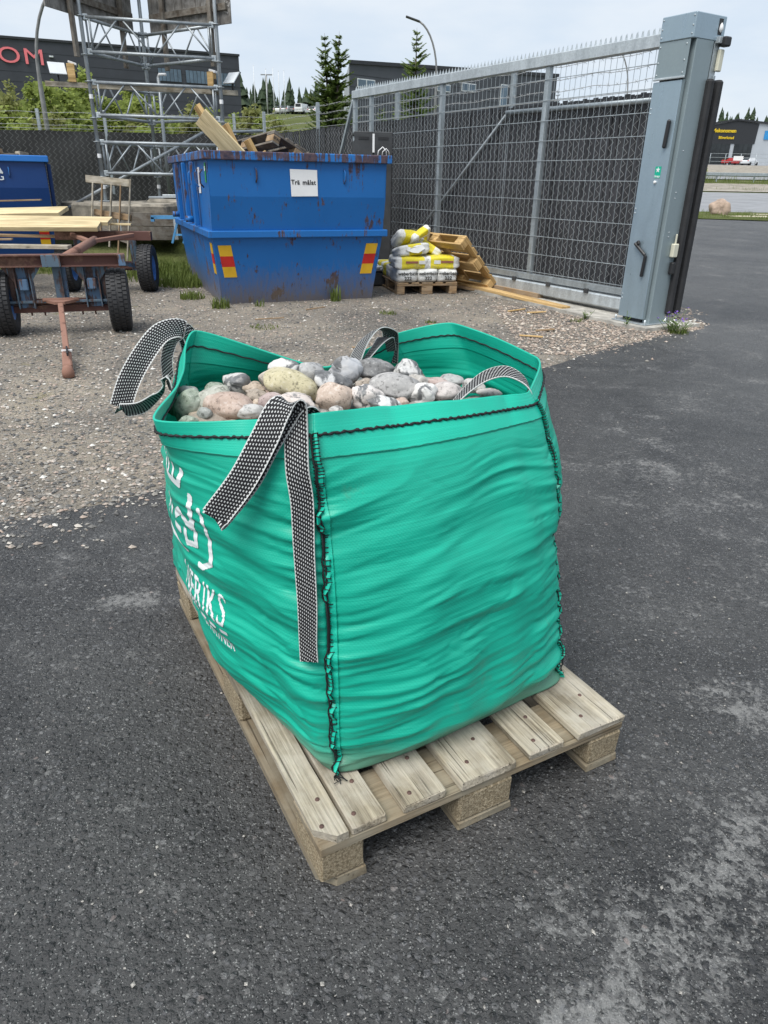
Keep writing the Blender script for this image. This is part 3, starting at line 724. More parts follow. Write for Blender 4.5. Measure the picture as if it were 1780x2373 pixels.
# webbing handles: flat ribbons along a path with a sideways vector
def ribbon(name, pts, sides, w, parent, mat=WEB, th=0.0028, n=8):
    P = catmull(pts, n); S = catmull(sides, n); WW = [q.x for q in catmull([Vector((k_, 0, 0)) for k_ in (w if hasattr(w, '__len__') else [w]*len(pts))], n)]; m = MB(); vs = []; fs = []; uvs = []; L = 0
    ln = [0]
    for i in range(1, len(P)): ln.append(ln[-1]+(P[i]-P[i-1]).length)
    K = 4
    for i, (p, s) in enumerate(zip(P, S)):
        t_ = (P[min(i+1,len(P)-1)]-P[max(i-1,0)]).normalized(); s = (s-t_*s.dot(t_)).normalized(); nn = t_.cross(s)
        for sg in (1, -1):
            for k in range(K+1):
                a = k/K-0.5; vs.append(p+s*WW[i]*a+nn*(th/2*sg))
    row = 2*(K+1)
    for i in range(len(P)-1):
        for sg in (0, 1):
            for k in range(K):
                a = i*row+sg*(K+1)+k; b = a+row
                f = (a, a+1, b+1, b) if sg else (a, b, b+1, a+1)
                uu = [(k/K,ln[i]),((k+1)/K,ln[i]),((k+1)/K,ln[i+1]),(k/K,ln[i+1])]
                fs.append(f); uvs.append(uu if sg else [uu[0],uu[3],uu[2],uu[1]])
        for k in (0, K):
            a = i*row+k; b = a+row; c_ = a+K+1; d = b+K+1
            fs.append((a,c_,d,b)); uvs.append([(0.99,0)]*4)
    m.add(vs, fs, None, True, uvs); return m.build(name, mat, parent)
def L3(x, y, z): return Vector((x, y, z-BZ))
# ---- handles
UB = 13*NSEG
vt = NV-4
down = [surf(v, UB-7, 0.013) for v in (84, 96, 112, 135, 158, 180, 198, vt)]
latB = [(surf(v, UB-3, 0)-surf(v, UB-11, 0)) for v in (84, 96, 112, 135, 158, 180, 198, vt)]
ribbon('handle', down+[L3(.070,.240,.945), L3(.045,.240,.940), L3(.012,.236,.888), L3(-.030,.245,.815), L3(-.078,.272,.741)],
       latB+[Vector((.05,-.05,.0)), Vector((.05,-.06,-.02)), Vector((.05,-.045,-.04)), Vector((.05,-.035,-.045)), Vector((.05,-.03,-.05))], [.036,.037,.038,.040,.042,.044,.046,.048,.049,.049,.050,.051,.052], bag)
ribbon('handle', [L3(-.078,.274,.739), L3(-.070,.276,.741), L3(-.018,.254,.812), L3(.024,.246,.884), L3(.066,.250,.928), L3(.100,.252,.915), L3(.110,.262,.86), L3(.110,.265,.80)],
       [Vector((.05,-.03,-.05)), Vector((.05,-.03,-.05)), Vector((.05,-.035,-.045)), Vector((.05,-.045,-.04)), Vector((.05,-.05,-.01)), Vector((.06,-.02,0)), Vector((.06,0,0)), Vector((.06,0,0))], 0.052, bag)
# left back corner: a loop that flops outwards
FS = Vector((.71,-.25,-.59))
ribbon('handle', [L3(.074,.965,.90), L3(.066,.966,.938), L3(.038,.958,.957), L3(-.010,.940,.950), L3(-.058,.922,.908), L3(-.103,.912,.848), L3(-.134,.905,.784)],
       [Vector((.5,.3,-.2)), Vector((.5,.2,-.3)), Vector((.45,.0,-.6)), Vector((.55,-.2,-.6)), FS, FS, FS], [.046,.046,.047,.050,.052,.053,.052], bag)
ribbon('handle', [L3(-.134,.905,.783), L3(-.126,.898,.778), L3(-.090,.862,.792), L3(-.052,.825,.832), L3(-.034,.806,.868), L3(-.026,.80,.84)],
       [FS, Vector((.6,-.1,-.5)), Vector((.2,.45,-.5)), Vector((.1,.6,-.4)), Vector((.0,.7,-.2)), Vector((0,.7,0))], .046, bag)
ribbon('handle', [L3(.058,.985,.79), L3(.060,.985,.86), L3(.058,.982,.915), L3(.045,.975,.935), L3(.020,.962,.925), L3(.0,.945,.885), L3(-.004,.935,.84)],
       [Vector((.6,.3,0)), Vector((.6,.3,0)), Vector((.6,.2,0)), Vector((.6,.1,-.1)), Vector((.5,-.1,-.3)), Vector((.4,-.2,-.1)), Vector((.4,-.2,0))], .030, bag)
# back corner
ribbon('handle', [L3(.672,.985,.80), L3(.672,.985,.87), L3(.650,.960,.905), L3(.585,.917,.917), L3(.530,.885,.893), L3(.470,.825,.852), L3(.455,.81,.845)],
       [Vector((.06,-.03,0)), Vector((.06,-.03,0)), Vector((.05,-.05,.0)), Vector((.03,-.05,.03)), Vector((.03,-.05,.03)), Vector((.03,-.04,.02)), Vector((.03,-.04,.02))], 0.048, bag)
ribbon('handle', [L3(.455,.812,.842), L3(.475,.830,.838), L3(.515,.86,.842), L3(.590,.91,.878), L3(.640,.955,.885), L3(.66,.97,.84)],
       [Vector((.03,-.04,.02)), Vector((.03,-.04,.02)), Vector((.02,-.05,.03)), Vector((.02,-.05,.02)), Vector((.05,-.03,0)), Vector((.05,-.03,0))], 0.044, bag)
# right corner: arched and seen edge-on
ribbon('handle', [L3(.700,.360,.80), L3(.700,.355,.84), L3(.690,.345,.875), L3(.672,.360,.900), L3(.645,.385,.912), L3(.610,.408,.900), L3(.570,.418,.872), L3(.530,.420,.838)],
       [Vector((.02,.06,0))]*2+[Vector((.03,.05,0)), Vector((.035,.045,.01)), Vector((.035,.045,.02)), Vector((.03,.05,.02)), Vector((.03,.05,.01)), Vector((.03,.05,0))], 0.044, bag)

# ---- print on the left side, laid on the cloth
def raster_text(pts, body, size, xr, zc, sx=1.0, weight=0.0, spacing=1.0):
    me = text_mesh('tmp', body, size, weight=weight, spacing=spacing, align='RIGHT'); me.calc_loop_triangles()
    V = np.array([(v.co.x*sx, v.co.y) for v in me.vertices]); V[:,1] -= (V[:,1].min()+V[:,1].max())/2; V += np.array([xr, zc]); hit = np.zeros(len(pts), bool)
    for tr in me.loop_triangles:
        a, b, c = V[list(tr.vertices)]
        lo = np.minimum(np.minimum(a,b),c); hi = np.maximum(np.maximum(a,b),c)
        idx = np.where((pts[:,0]>=lo[0])&(pts[:,0]<=hi[0])&(pts[:,1]>=lo[1])&(pts[:,1]<=hi[1])&~hit)[0]
        if not len(idx): continue
        p = pts[idx]; d = (b[1]-c[1])*(a[0]-c[0])+(c[0]-b[0])*(a[1]-c[1])
        if abs(d) < 1e-12: continue
        w1 = ((b[1]-c[1])*(p[:,0]-c[0])+(c[0]-b[0])*(p[:,1]-c[1]))/d; w2 = ((c[1]-a[1])*(p[:,0]-c[0])+(a[0]-c[0])*(p[:,1]-c[1]))/d
        hit[idx[(w1>=0)&(w2>=0)&(w1+w2<=1)]] = True
    bpy.data.meshes.remove(me); return hit
def raster_line(pts, line, w):
    hit = np.zeros(len(pts), bool)
    for a, b in zip(line, line[1:]):
        a = np.array(a); b = np.array(b); d = b-a; t = np.clip(((pts-a)@d)/(d@d+1e-9), 0, 1)
        hit |= np.linalg.norm(pts-(a+t[:,None]*d), axis=1) < w/2
    return hit
def bag_print():
    step = 0.0021; S = np.arange(0.24, 0.78, step); Z = np.arange(0.335, 0.80, step)
    ss, zz = np.meshgrid(S, Z); pts = np.stack([-ss.ravel(), zz.ravel()], -1)      # reading direction runs towards the near corner
    def part(name, hit):
        hit &= np.array([mnoise.noise(Vector((p[0]*60, p[1]*60, 0))) > -0.62 for p in pts])      # worn print
        vs = []; fs = []; tot = ulen[-1]
        idx = np.where(hit)[0]; W = len(S); used = {}
        def vert(i, j):
            k = (i, j)
            if k not in used:
                s = S[0]+step*(i-0.5); z = Z[0]+step*(j-0.5)-BZ
                uu = float(np.interp(tot-s, ulen[:-1], np.arange(NU))); u0 = int(uu) % NU
                vv = float(np.interp(z, BG[:,u0,2], np.arange(NV))); used[k] = len(vs); vs.append(tuple(surf(vv, uu, 0.0011)))
            return used[k]
        for q in idx:
            j, i = divmod(int(q), W); fs.append((vert(i+1,j), vert(i,j), vert(i,j+1), vert(i+1,j+1)))
        me = bpy.data.meshes.new(name); me.from_pydata(vs, [], fs); me.update(); me.polygons.foreach_set('use_smooth', [True]*len(fs))
        link(name, me, WHITE_INK, bag)
    part('printed_lettering', raster_text(pts, 'NERIKS', 0.108, -0.272, 0.462, 0.60, 0.0006, 1.05))
    dash = np.zeros(len(pts), bool)
    for k in range(8): dash |= raster_line(pts, [(-0.275-0.045*k, 0.409), (-0.293-0.045*k, 0.409)], 0.011)
    part('printed_dashes', dash)
    part('printed_lettering', raster_text(pts, 'BETONGPARTNER', 0.050, -0.272, 0.372, 0.62, 0.0008))
    em = raster_line(pts, [(-.300,.700),(-.292,.672),(-.292,.600),(-.292,.575),(-.330,.552),(-.345,.552)], 0.0122)
    em |= raster_line(pts, [(-.350,.770),(-.375,.735),(-.470,.735),(-.560,.735),(-.590,.770)], 0.0149)
    em |= raster_line(pts, [(-.400,.735),(-.400,.775)], 0.0131)|raster_line(pts, [(-.440,.735),(-.440,.775)], 0.0131)|raster_line(pts, [(-.480,.735),(-.480,.775)], 0.0131)
    em |= raster_line(pts, [(-.330,.720),(-.345,.655),(-.36,.64),(-.40,.665),(-.44,.64)], 0.0187)
    em |= raster_line(pts, [(-.345,.640),(-.345,.600),(-.39,.59),(-.39,.62)], 0.0149)|raster_line(pts, [(-.42,.61),(-.45,.61)], 0.0169)
    em |= raster_line(pts, [(-.46,.68),(-.50,.62),(-.54,.66),(-.56,.60)], 0.0169)|raster_line(pts, [(-.40,.565),(-.60,.565)], 0.0112)
    part('printed_emblem', em)
bag_print()

# ================================================================ stones in the bag
def mk_stone():
    """granite-like: tint comes from the object's colour"""
    t = NT('rounded_granite'); oi = t.n('ObjectInfo'); v = t.coord('Object', rand=20)
    c = oi.outputs['Color']
    sp = t.noise(v, 95, 4, 0.7); n = t.noise(v, 14, 5, 0.6); big = t.noise(v, 9, 3)
    dk = t.mix(1.0, c, (0.42,0.42,0.42), 'MULTIPLY'); lt = t.mix(0.35, c, (0.82,0.80,0.76))
    cc = t.mix(t.ramp(sp, [(0.36, 1.0), (0.46, 0.0)]), c, dk); cc = t.mix(t.ramp(sp, [(0.56, 0.0), (0.66, 0.8)]), cc, lt)
    cc = t.mix(t.ramp(n, [(0.55, 0.0), (0.75, 0.5)]), cc, lt); cc = t.mix(t.ramp(big, [(0.3, 0.45), (0.5, 0.0)]), cc, dk)
    return t.bsdf(cc, 0.75, 0, t.bump(t.math('ADD', sp, n), 0.35, 0.003), 0.35)
def mk_flint():
    t = NT('flint_nodule'); v = t.coord('Object', rand=20); c = t.n('ObjectInfo').outputs['Color']
    n = t.noise(v, 17, 6, 0.62, 1.2); f = t.noise(v, 60, 4)
    m = t.ramp(n, [(0.46, 0.0), (0.52, 1.0)])
    dk = t.mix(t.ramp(f, [(0.3, 0.0), (0.7, 1.0)]), (0.075,0.077,0.08), (0.20,0.20,0.20))
    lt = t.mix(t.ramp(f, [(0.4, 0.0), (0.7, 0.5)]), c, (0.62,0.60,0.57))
    return t.bsdf(t.mix(m, dk, lt), t.mix(m, (0.35,)*3, (0.8,)*3), 0, t.bump(t.math('ADD', m, f), 0.45, 0.005), 0.5)
STONE = mk_stone(); FLINT = mk_flint()
def stone_mesh(seed, rough, angular=0.0):
    bm = bmesh.new(); bmesh.ops.create_icosphere(bm, subdivisions=4, radius=1.0)
    off = Vector((seed*3.1, seed*1.7, seed*0.9)); rg = random.Random(seed); cuts = []
    for _ in range(int(angular*14)):
        d = Vector((rg.gauss(0,1), rg.gauss(0,1), rg.gauss(0,1))).normalized(); cuts.append((d, rg.uniform(0.72, 0.95)))
    for vtx in bm.verts:
        p = vtx.co.copy()
        for d, k in cuts:
            q = p.dot(d)
            if q > k: p -= d*(q-k)*0.9
        p *= 1+rough*mnoise.noise(p*1.1+off)+rough*0.35*mnoise.noise(p*2.7+off)+(0.05*angular)*mnoise.noise(p*7+off)
        vtx.co = p
    me = bpy.data.meshes.new('stone'); bm.to_mesh(me); bm.free(); me.polygons.foreach_set('use_smooth', [True]*len(me.polygons)); return me
GREYG=(0.32,0.33,0.31); GREEN_G=(0.26,0.30,0.24); PINK=(0.46,0.35,0.29); PINK2=(0.45,0.36,0.34); BEIGE=(0.45,0.37,0.29); YEL=(0.48,0.43,0.28); LG=(0.46,0.45,0.43); DG=(0.20,0.20,0.20); BR=(0.33,0.28,0.23)
STONES = [ # local x, y, z, half width, half height, kind, colour, tilt, label
(-0.012,0.672,0.838,.0300,.0330,'g',GREEN_G,0.2,'greenish grey stone with a dark hollow against the bag wall at far left'),
(0.002,0.755,0.845,.0210,.0130,'g',GREYG,0,'small dull grey stone behind the hollow stone at far left'),
(0.035,0.665,0.840,.0470,.0310,'g',(0.36,0.36,0.31),-0.45,'long grey beige stone leaning behind the pink granite cobble'),
(0.063,0.616,0.840,.0540,.0275,'g',PINK,0.0,'big pink granite cobble with a rust spot at left front'),
(0.063,0.743,0.850,.0220,.0140,'g',GREEN_G,0,'smooth grey green stone below the tall left back wall'),
(0.120,0.735,0.858,.0380,.0250,'f',LG,0.1,'black and white knobbly flint lying at left back'),
(0.147,0.689,0.852,.0240,.0155,'a',BEIGE,0.3,'tan pointed shard between the flint and the yellow cobble'),
(0.137,0.648,0.848,.0290,.0135,'a',BR,0.05,'flat brown stone just above the pink granite cobble'),
(0.202,0.725,0.864,.0290,.0250,'g',(0.48,0.43,0.37),0,'pale beige round stone half behind the yellow cobble'),
(0.226,0.656,0.860,.0630,.0350,'g',YEL,0.28,'largest oval yellowish cobble near the middle of the heap'),
(0.254,0.774,0.872,.0370,.0220,'f',(0.55,0.54,0.52),0.2,'black and white flint directly behind the yellow cobble'),
(0.297,0.703,0.870,.0320,.0265,'g',(0.37,0.37,0.37),0.2,'smooth grey stone right of the yellow cobble, below the dip in the rim'),
(0.150,0.590,0.846,.0285,.0195,'g',PINK2,-0.2,'small smooth pink stone below the yellow cobble'),
(0.093,0.566,0.838,.0290,.0150,'g',LG,0,'pale grey veined stone at the front rim left of the front handle'),
(0.203,0.553,0.844,.0450,.0215,'f',(0.55,0.48,0.44),0.1,'white and pink stone partly under the arch of the front handle'),
(0.000,0.597,0.836,.0160,.0120,'g',GREYG,0,'small grey stone at the foot of the pink granite cobble'),
(0.123,0.603,0.843,.0130,.0085,'g',BEIGE,0,'tiny tan stone wedged beside the small pink stone'),
(-0.040,0.582,0.830,.0190,.0090,'g',GREEN_G,0,'low grey stone in the front left corner of the bag'),
(0.285,0.545,0.850,.0405,.0305,'g',(0.50,0.40,0.33),-0.1,'round beige pink speckled stone in the middle of the front rim'),
(0.269,0.495,0.838,.0145,.0075,'g',LG,0,'small pale stone peeping over the front rim below the round beige one'),
(0.372,0.666,0.878,.0330,.0420,'f',(0.40,0.41,0.43),1.2,'tall pointed grey and white flint, highest of the heap'),
(0.318,0.630,0.864,.0400,.0270,'f',(0.44,0.44,0.44),0.2,'grey blocky stone leaning on the tall pointed flint'),
(0.448,0.665,0.872,.0510,.0250,'a',DG,0.05,'rugged dark grey rock at the back right of the tall flint'),
(0.534,0.635,0.868,.0345,.0230,'f',(0.50,0.50,0.49),0.5,'grey and white humped stone right of the rugged dark rock'),
(0.394,0.597,0.860,.0240,.0125,'a',BR,0,'brownish stone squeezed below the rugged dark rock'),
(0.444,0.547,0.858,.0600,.0275,'g',(0.36,0.35,0.34),0.03,'large grey speckled oval cobble at right of centre'),
(0.518,0.558,0.860,.0265,.0165,'g',(0.38,0.36,0.33),0.2,'small smooth grey beige stone behind the large grey cobble'),
(0.558,0.545,0.858,.0280,.0105,'g',(0.42,0.33,0.30),0,'thin pinkish stone seen behind the grey pink stone at right'),
(0.600,0.541,0.858,.0295,.0145,'g',(0.33,0.34,0.33),0,'grey rounded stone near the right inner wall'),
(0.357,0.518,0.852,.0375,.0290,'f',(0.58,0.53,0.50),0.3,'whitish pink mottled stone right of the round beige one'),
(0.383,0.478,0.844,.0380,.0165,'f',(0.60,0.60,0.59),0.1,'dark and white flint just over the front rim at centre right'),
(0.423,0.470,0.844,.0155,.0095,'g',PINK,0,'small pinkish pebble beside the flints on the front rim'),
(0.493,0.489,0.851,.0330,.0240,'f',(0.60,0.59,0.57),-0.5,'black and white flint standing upright at right front'),
(0.554,0.485,0.850,.0365,.0200,'g',(0.45,0.41,0.39),0,'pale grey pink stone left of the right handle'),
(0.635,0.492,0.853,.0280,.0155,'g',LG,0.1,'pale grey stone behind the right handle arch'),
(0.649,0.442,0.847,.0290,.0085,'g',(0.52,0.49,0.45),0,'light flat stone peeping under the right handle arch'),
(0.331,0.544,0.852,.0110,.0090,'g',GREYG,0,'tiny grey pebble right of the round beige stone'),
]
BM = Matrix.Translation((*PO, 0)) @ Matrix.Rotation(PYAW, 4, 'Z')
for i, (x, y, z, a, b, k, c, tilt, lab) in enumerate(STONES):
    me = stone_mesh(i+1, 0.20 if k == 'g' else 0.30, {'g':0.2,'f':0.9,'a':1.2}[k])
    o = link('stone', me, FLINT if k == 'f' else STONE)
    for v in me.vertices: v.co = Vector((v.co.x*a*1.1, v.co.y*a*0.88, v.co.z*b*1.12))
    o.location = BM @ Vector((x, y, z)); o.rotation_euler = Euler((0, tilt, rnd(-0.3,0.3))); o.color = (*[min(0.8, q*1.0) for q in c], 1)
    tag(o, lab, 'stone', 'stones in the green bag')
# the layer below, seen only through the gaps
rg = random.Random(12); fills = [stone_mesh(60+i, 0.15) for i in range(6)]
for me in fills: me.materials.append(STONE)
for j in range(9):
    for i in range(10):
        x = 0.02+0.066*i+rg.uniform(-.02,.02); y = 0.36+0.06*j+rg.uniform(-.015,.015)
        if (x < 0.06 and y < 0.48) or (x > 0.6 and y < 0.42) or x > 0.70: continue
        r = rg.uniform(0.036, 0.048); dz = 0.805-0.02*smooth(0.6, 0.95, y)-0.03*smooth(0.6,0.8,x)-0.02*(y < 0.4)
        o = link('stone', fills[rg.randrange(6)]); o.location = BM @ Vector((x, y, dz+rg.uniform(-.012,.008)))
        o.scale = (r*rg.uniform(1,1.3), r, r*rg.uniform(0.6,0.85)); o.rotation_euler = (0, rg.uniform(-.4,.4), rg.uniform(0,6.28))
        o.color = (*rg.choice([GREYG, BEIGE, BR, LG, (0.3,0.29,0.27), PINK]), 1)
        tag(o, 'half hidden rounded stone under the top layer in the green bag', 'stone', 'stones under the top layer in the green bag')
# ================================================================ blue skip with painted wood
def quadplate(m, a, b, c, d, th=0.02, nrm=None):
    """four corners to a plate of thickness th (behind the face)"""
    P = [Vector(p) for p in (a,b,c,d)]; n = (P[1]-P[0]).cross(P[3]-P[0]).normalized()
    if nrm is not None and n.dot(Vector(nrm)) < 0: n = -n
    Q = [p-n*th for p in P]
    fs = [(0,1,2,3),(7,6,5,4),(0,4,5,1),(1,5,6,2),(2,6,7,3),(3,7,4,0)]
    m.add(P+Q, fs); return m
def make_skip(root, W, L, blue, rim, zr=1.565, zl=0.715, zf=1.14):
    xr, yr, xl, yl = 0.135, 0.28, 0.125, 0.20
    lo = [(0,0),(W,0),(W,L),(0,L)]
    def ringpts(ox, oy, z): return [(-ox,-oy,z),(W+ox,-oy,z),(W+ox,L+oy,z),(-ox,L+oy,z)]
    r0 = [(x,y,0.0) for x,y in lo]; r1 = ringpts(xl-0.05, yl-0.05, zl+0.02); r2 = ringpts(xr-0.055, yr-0.055, zf); r3 = ringpts(xr-0.05, yr-0.05, zr-0.07)
    nm = [(0,-1,0),(1,0,0),(0,1,0),(-1,0,0)]
    for k in range(4):
        j = (k+1) % 4
        for lowr, upr in ((r0,r1),(r1,r2),(r2,r3)):
            m = MB(); quadplate(m, lowr[k], lowr[j], upr[j], upr[k], 0.012, nm[k]); m.build('wall_plate', blue, root)
    m = MB(); m.box((W/2, L/2, 0.02), (W-0.02, L-0.02, 0.03)); m.build('floor_plate', blue, root)
    # ledge and rim as channel frames
    for (ox, oy, z, h, w, mt, nme) in ((xl+0.0, yl+0.0, zl+0.045, 0.075, 0.06, blue, 'ledge'), (xr, yr, zr-0.035, 0.085, 0.075, rim, 'rim')):
        c = ringpts(ox, oy, z); 
        for k in range(4):
            a = Vector(c[k]); b = Vector(c[(k+1)%4]); d = (b-a).normalized(); n_ = Vector(nm[k])
            a2 = a-n_*w/2+(d*0.0 if k % 2 == 0 else d*w); b2 = b-n_*w/2-(d*0.0 if k % 2 == 0 else d*w)
            MB().bar(a2, b2, w, h, ch=0.008).build(nme, mt, root)
    for x in (0.42, W-0.42):                                    # little lashing hooks
        MB().tube([(x,-yr+0.045,zf+0.28),(x+.005,-yr+0.03,zf+0.25),(x+.005,-yr+0.028,zf+0.17),(x,-yr+0.045,zf+0.14)], 0.009, 6).build('hook', SKIP_RIM, root)
    # ribs and hooks on the long sides
    for y in (0.55, 1.25, 1.95):
        MB().bar((-xl-0.0, y, zl+0.10), (-xr+0.0, y, zr-0.09), 0.07, 0.05, up=(1,0,0), ch=0.006).build('rib', blue, root)
        MB().bar((W+xl, y, zl+0.10), (W+xr, y, zr-0.09), 0.07, 0.05, up=(1,0,0), ch=0.006).build('rib', blue, root)
    for y in (-0.02, 0.35, 0.85):
        MB().tube([(-xr+0.03,y,zf+0.26),(-xr,y,zf+0.22),(-xr,y,zf+0.12),(-xr+0.035,y,zf+0.08)], 0.009, 6).build('hook', SKIP_RIM, root)
    for y in (0.7, L-0.6):
        MB().tube([(-xl-0.02,y,zl+0.16),(-xl-0.11,y,zl+0.16)], 0.035, 10).build('lifting_pin', SKIP_RIM, root)
SK = (-1.90, 8.36, -0.008); SKY = R(22); SKW = 1.83
skip = thing('skip', 'chipped blue steel skip with a white paper sign, full of waste wood', 'skip', SK, SKY)
make_skip(skip, SKW, 2.6, SKIP_BLUE, SKIP_RIM)
def on_end(x, z, off=0.004):
    """point on the skip's near end"""
    zl, zf, zr = 0.735, 1.14, 1.495
    if z < zl: y = -0.15*z/zl
    elif z < zf: y = -0.15-0.075*(z-zl)/(zf-zl)
    else: y = -0.225-0.005*(z-zf)/(zr-zf)
    return Vector((x, y-off, z))
# sign
a, b, c, d = on_end(0.80,1.145,0.012), on_end(1.10,1.150,0.012), on_end(1.095,1.41,0.012), on_end(0.79,1.415,0.012)
sg = MB(); quadplate(sg, a, b, c, d, 0.004, (0,-1,0)); sgo = sg.build('paper_sign', WHITE, skip)
for wd, wx in (('Trä',0.848),('målat',1.002)): link('sign_lettering', text_mesh('sign_lettering', wd, 0.066, 0.0008, 1.05, weight=0.0012), BLACK_INK, sgo, on_end(wx,1.285,0.0145), (R(90),0,R(0.6)))
# reflective plates
YELLOW = simple('yellow_reflective', (0.72,0.42,0.02), 0.45, var=0.12); RED = simple('red_reflective', (0.52,0.02,0.015), 0.45, var=0.15)
for x0, lean in ((0.035, -0.060), (SKW-0.175, 0.055)):
    for k, (mt) in enumerate((YELLOW, RED, YELLOW)):
        z0, z1 = 0.30+0.115*k, 0.30+0.115*(k+1); s0, s1 = lean*(0.115*k/0.345), lean*(0.115*(k+1)/0.345)
        m = MB(); quadplate(m, on_end(x0+s0,z0,.006), on_end(x0+s0+0.145,z0,.006), on_end(x0+s1+0.145,z1,.006), on_end(x0+s1,z1,.006), 0.004, (0,-1,0)); m.build('reflector', mt, skip)
for k, mt in enumerate((YELLOW, RED, YELLOW)):
    z0, z1 = 0.33+0.11*k, 0.33+0.11*(k+1); X = lambda z: -0.075*z/0.735-0.006
    m = MB(); quadplate(m, (X(z0),0.03-0.1*z0,z0), (X(z0),0.17-0.1*z0,z0), (X(z1),0.17-0.1*z1,z1), (X(z1),0.03-0.1*z1,z1), 0.004, (-1,0,0)); m.build('reflector', mt, skip)
m = MB(); quadplate(m, (-0.092,0.30,1.16), (-0.092,0.42,1.16), (-0.092,0.42,1.42), (-0.092,0.30,1.42), 0.004, (-1,0,0)); m.build('paper_sign', WHITE, skip)
GREEN_ST = simple('green_sticker', (0.03,0.30,0.10), 0.5, var=0.1)
m = MB(); quadplate(m, (-0.092,-0.145,1.27), (-0.092,-0.075,1.27), (-0.092,-0.075,1.46), (-0.092,-0.145,1.46), 0.003, (-1,0,0)); gs = m.build('green_sticker', GREEN_ST, skip)
link('sticker_lettering', text_mesh('sticker_lettering', 'S8', 0.06, 0.0006, weight=0.002), WHITE_INK, gs, (-0.0945,-0.11,1.40), (R(90),0,R(-90)))
# things thrown into the skip
SM = Matrix.Translation(SK) @ Matrix.Rotation(SKY, 4, 'Z')
def plank(name, label, a, b, w, t_, mat, roll=0.0, cat='plank', group=None):
    a = Vector(a); b = Vector(b); x = (b-a); L = x.length; x.normalize(); up = Vector((0,0,1))
    y = up.cross(x); y = y.normalized() if y.length > 1e-4 else Vector((0,1,0)); z = x.cross(y)
    Mx = Matrix((x,y,z)).transposed() @ Matrix.Rotation(roll, 3, 'X')
    m = MB(); m.box((0,0,0), (L,w,t_), ch=0.002); o = m.build(name, mat, None, (a+b)/2, Mx.to_quaternion()); return tag(o, label, cat, group)
S = lambda x,y,z: SM @ Vector((x,y,z))
GW = 'waste wood in the blue skip'
plank('plank', 'wide pale plank jutting up left out of the blue skip', S(0.62,0.35,1.28), S(0.02,0.60,1.93), 0.21, 0.028, W_PALE, 1.15, group=GW)
plank('plank', 'orange edged plank sticking out highest behind the wide pale plank', S(0.55,0.80,1.25), S(0.04,0.95,2.06), 0.10, 0.05, W_NEW, 0.6, group=GW)
plank('plank', 'short orange batten behind the middle of the wide pale plank', S(0.62,0.85,1.25), S(0.34,0.92,1.88), 0.10, 0.05, W_NEW, 0.6, group=GW)
plank('plank', 'lower orange batten right of the wide pale plank', S(0.86,0.85,1.2), S(0.58,0.88,1.73), 0.09, 0.05, W_NEW, 0.6, group=GW)
plank('plank', 'tip of an orange batten just above the skip rim', S(0.95,0.6,1.2), S(0.70,0.62,1.60), 0.07, 0.04, W_NEW, 0.5, group=GW)
wp = thing('pallet', 'old brown pallet lying tipped in the blue skip, one corner up', 'pallet', S(0.80,0.55,1.70), 0, None, rot=(R(-7),R(24),SKY+R(20)))
make_pallet(wp, W_GREYD, W_GREYD, W_MID)
for zz in (0,):
    link('stamp', text_mesh('stamp', 'EPAL', 0.045, 0.0006), BLACK_INK, wp, (0.05,-0.004,0.06), (R(90),0,0))
for k in range(16):
    a = S(rnd(0.2,1.6), rnd(0.2,2.2), rnd(1.05,1.30)); an = rnd(0,6.28); L = rnd(0.5,1.1)
    plank('plank', 'waste board lying inside the blue skip below its rim', a, a+Vector((math.cos(an)*L*0.4, math.sin(an)*L*0.4, rnd(-.05,.08))), rnd(.08,.15), .03, random.choice([W_NEW,W_MID,W_PALE,W_GREYD]), 0, group='boards inside the blue skip')

# ================================================================ sliding gate, its post and the fence behind it
GD = Vector((-0.524, 0.852, 0)); GYAW = math.atan2(0.852, -0.524); GP = (2.5, 8.1, 0.0)
gate = thing('sliding_gate', 'galvanised sliding gate of welded mesh topped with a row of spikes', 'gate', GP, GYAW)
GL = 5.88; ZB = 0.29; ZT = 2.49
MB().bar((-0.3,0,2.55), (GL+0.03,0,2.55), 0.10, 0.11, ch=0.006).build('top_beam', GALV_L, gate)
MB().bar((-0.3,0,0.255), (GL+0.03,0,0.255), 0.06, 0.07, ch=0.004).build('bottom_rail', GALV, gate)
MB().bar((-0.3,0,0.135), (GL+1.2,0,0.135), 0.14, 0.13, ch=0.012).build('carrier_beam', GALV_L, gate)
for t_ in (1.39, 3.45, 5.35, GL):
    MB().bar((t_,0.0,0.29), (t_,0.0,2.495), 0.06, 0.06, up=(1,0,0), ch=0.004).build('upright', GALV, gate)
MB().bar((GL+0.05,0.0,2.48), (GL+1.35,0.0,0.30), 0.05, 0.05, ch=0.004).build('tail_brace', GALV, gate)
rodv = MB().tube([(0,0,ZB),(0,0,ZT)], 0.0025, 5, cap=False).mesh('rod'); rodv.materials.append(GALV)
x = -0.1
while x < GL-0.02:
    link('rod', rodv, None, gate, (x, 0.028, 0)); x += 0.08
rodh = MB().tube([(-0.25,0,0),(GL,0,0)], 0.0040, 5, cap=False).mesh('cross_rod'); rodh.materials.append(GALV)
for k in range(11): link('cross_rod', rodh, None, gate, (0, 0.036, ZB+0.03+k*0.2045))
sp = MB(); sp.add([(-0.022,0.001,0),(0.022,0.001,0),(0,0.001,0.062),(-0.022,-0.001,0),(0.022,-0.001,0),(0,-0.001,0.062),(0,0.012,0),(0,0.010,0.03)], [(0,1,2),(3,5,4),(0,3,4,1),(1,4,5,2),(0,2,5,3)])
spm = sp.mesh('spike'); spm.materials.append(GALV_L)
k = 0; x = -0.2
while x < GL:
    link('spike', spm, None, gate, (x, 0.02 if k % 2 else -0.02, 2.604), (R(8 if k % 2 else -8),0,rnd(-.05,.05))); x += 0.034; k += 1
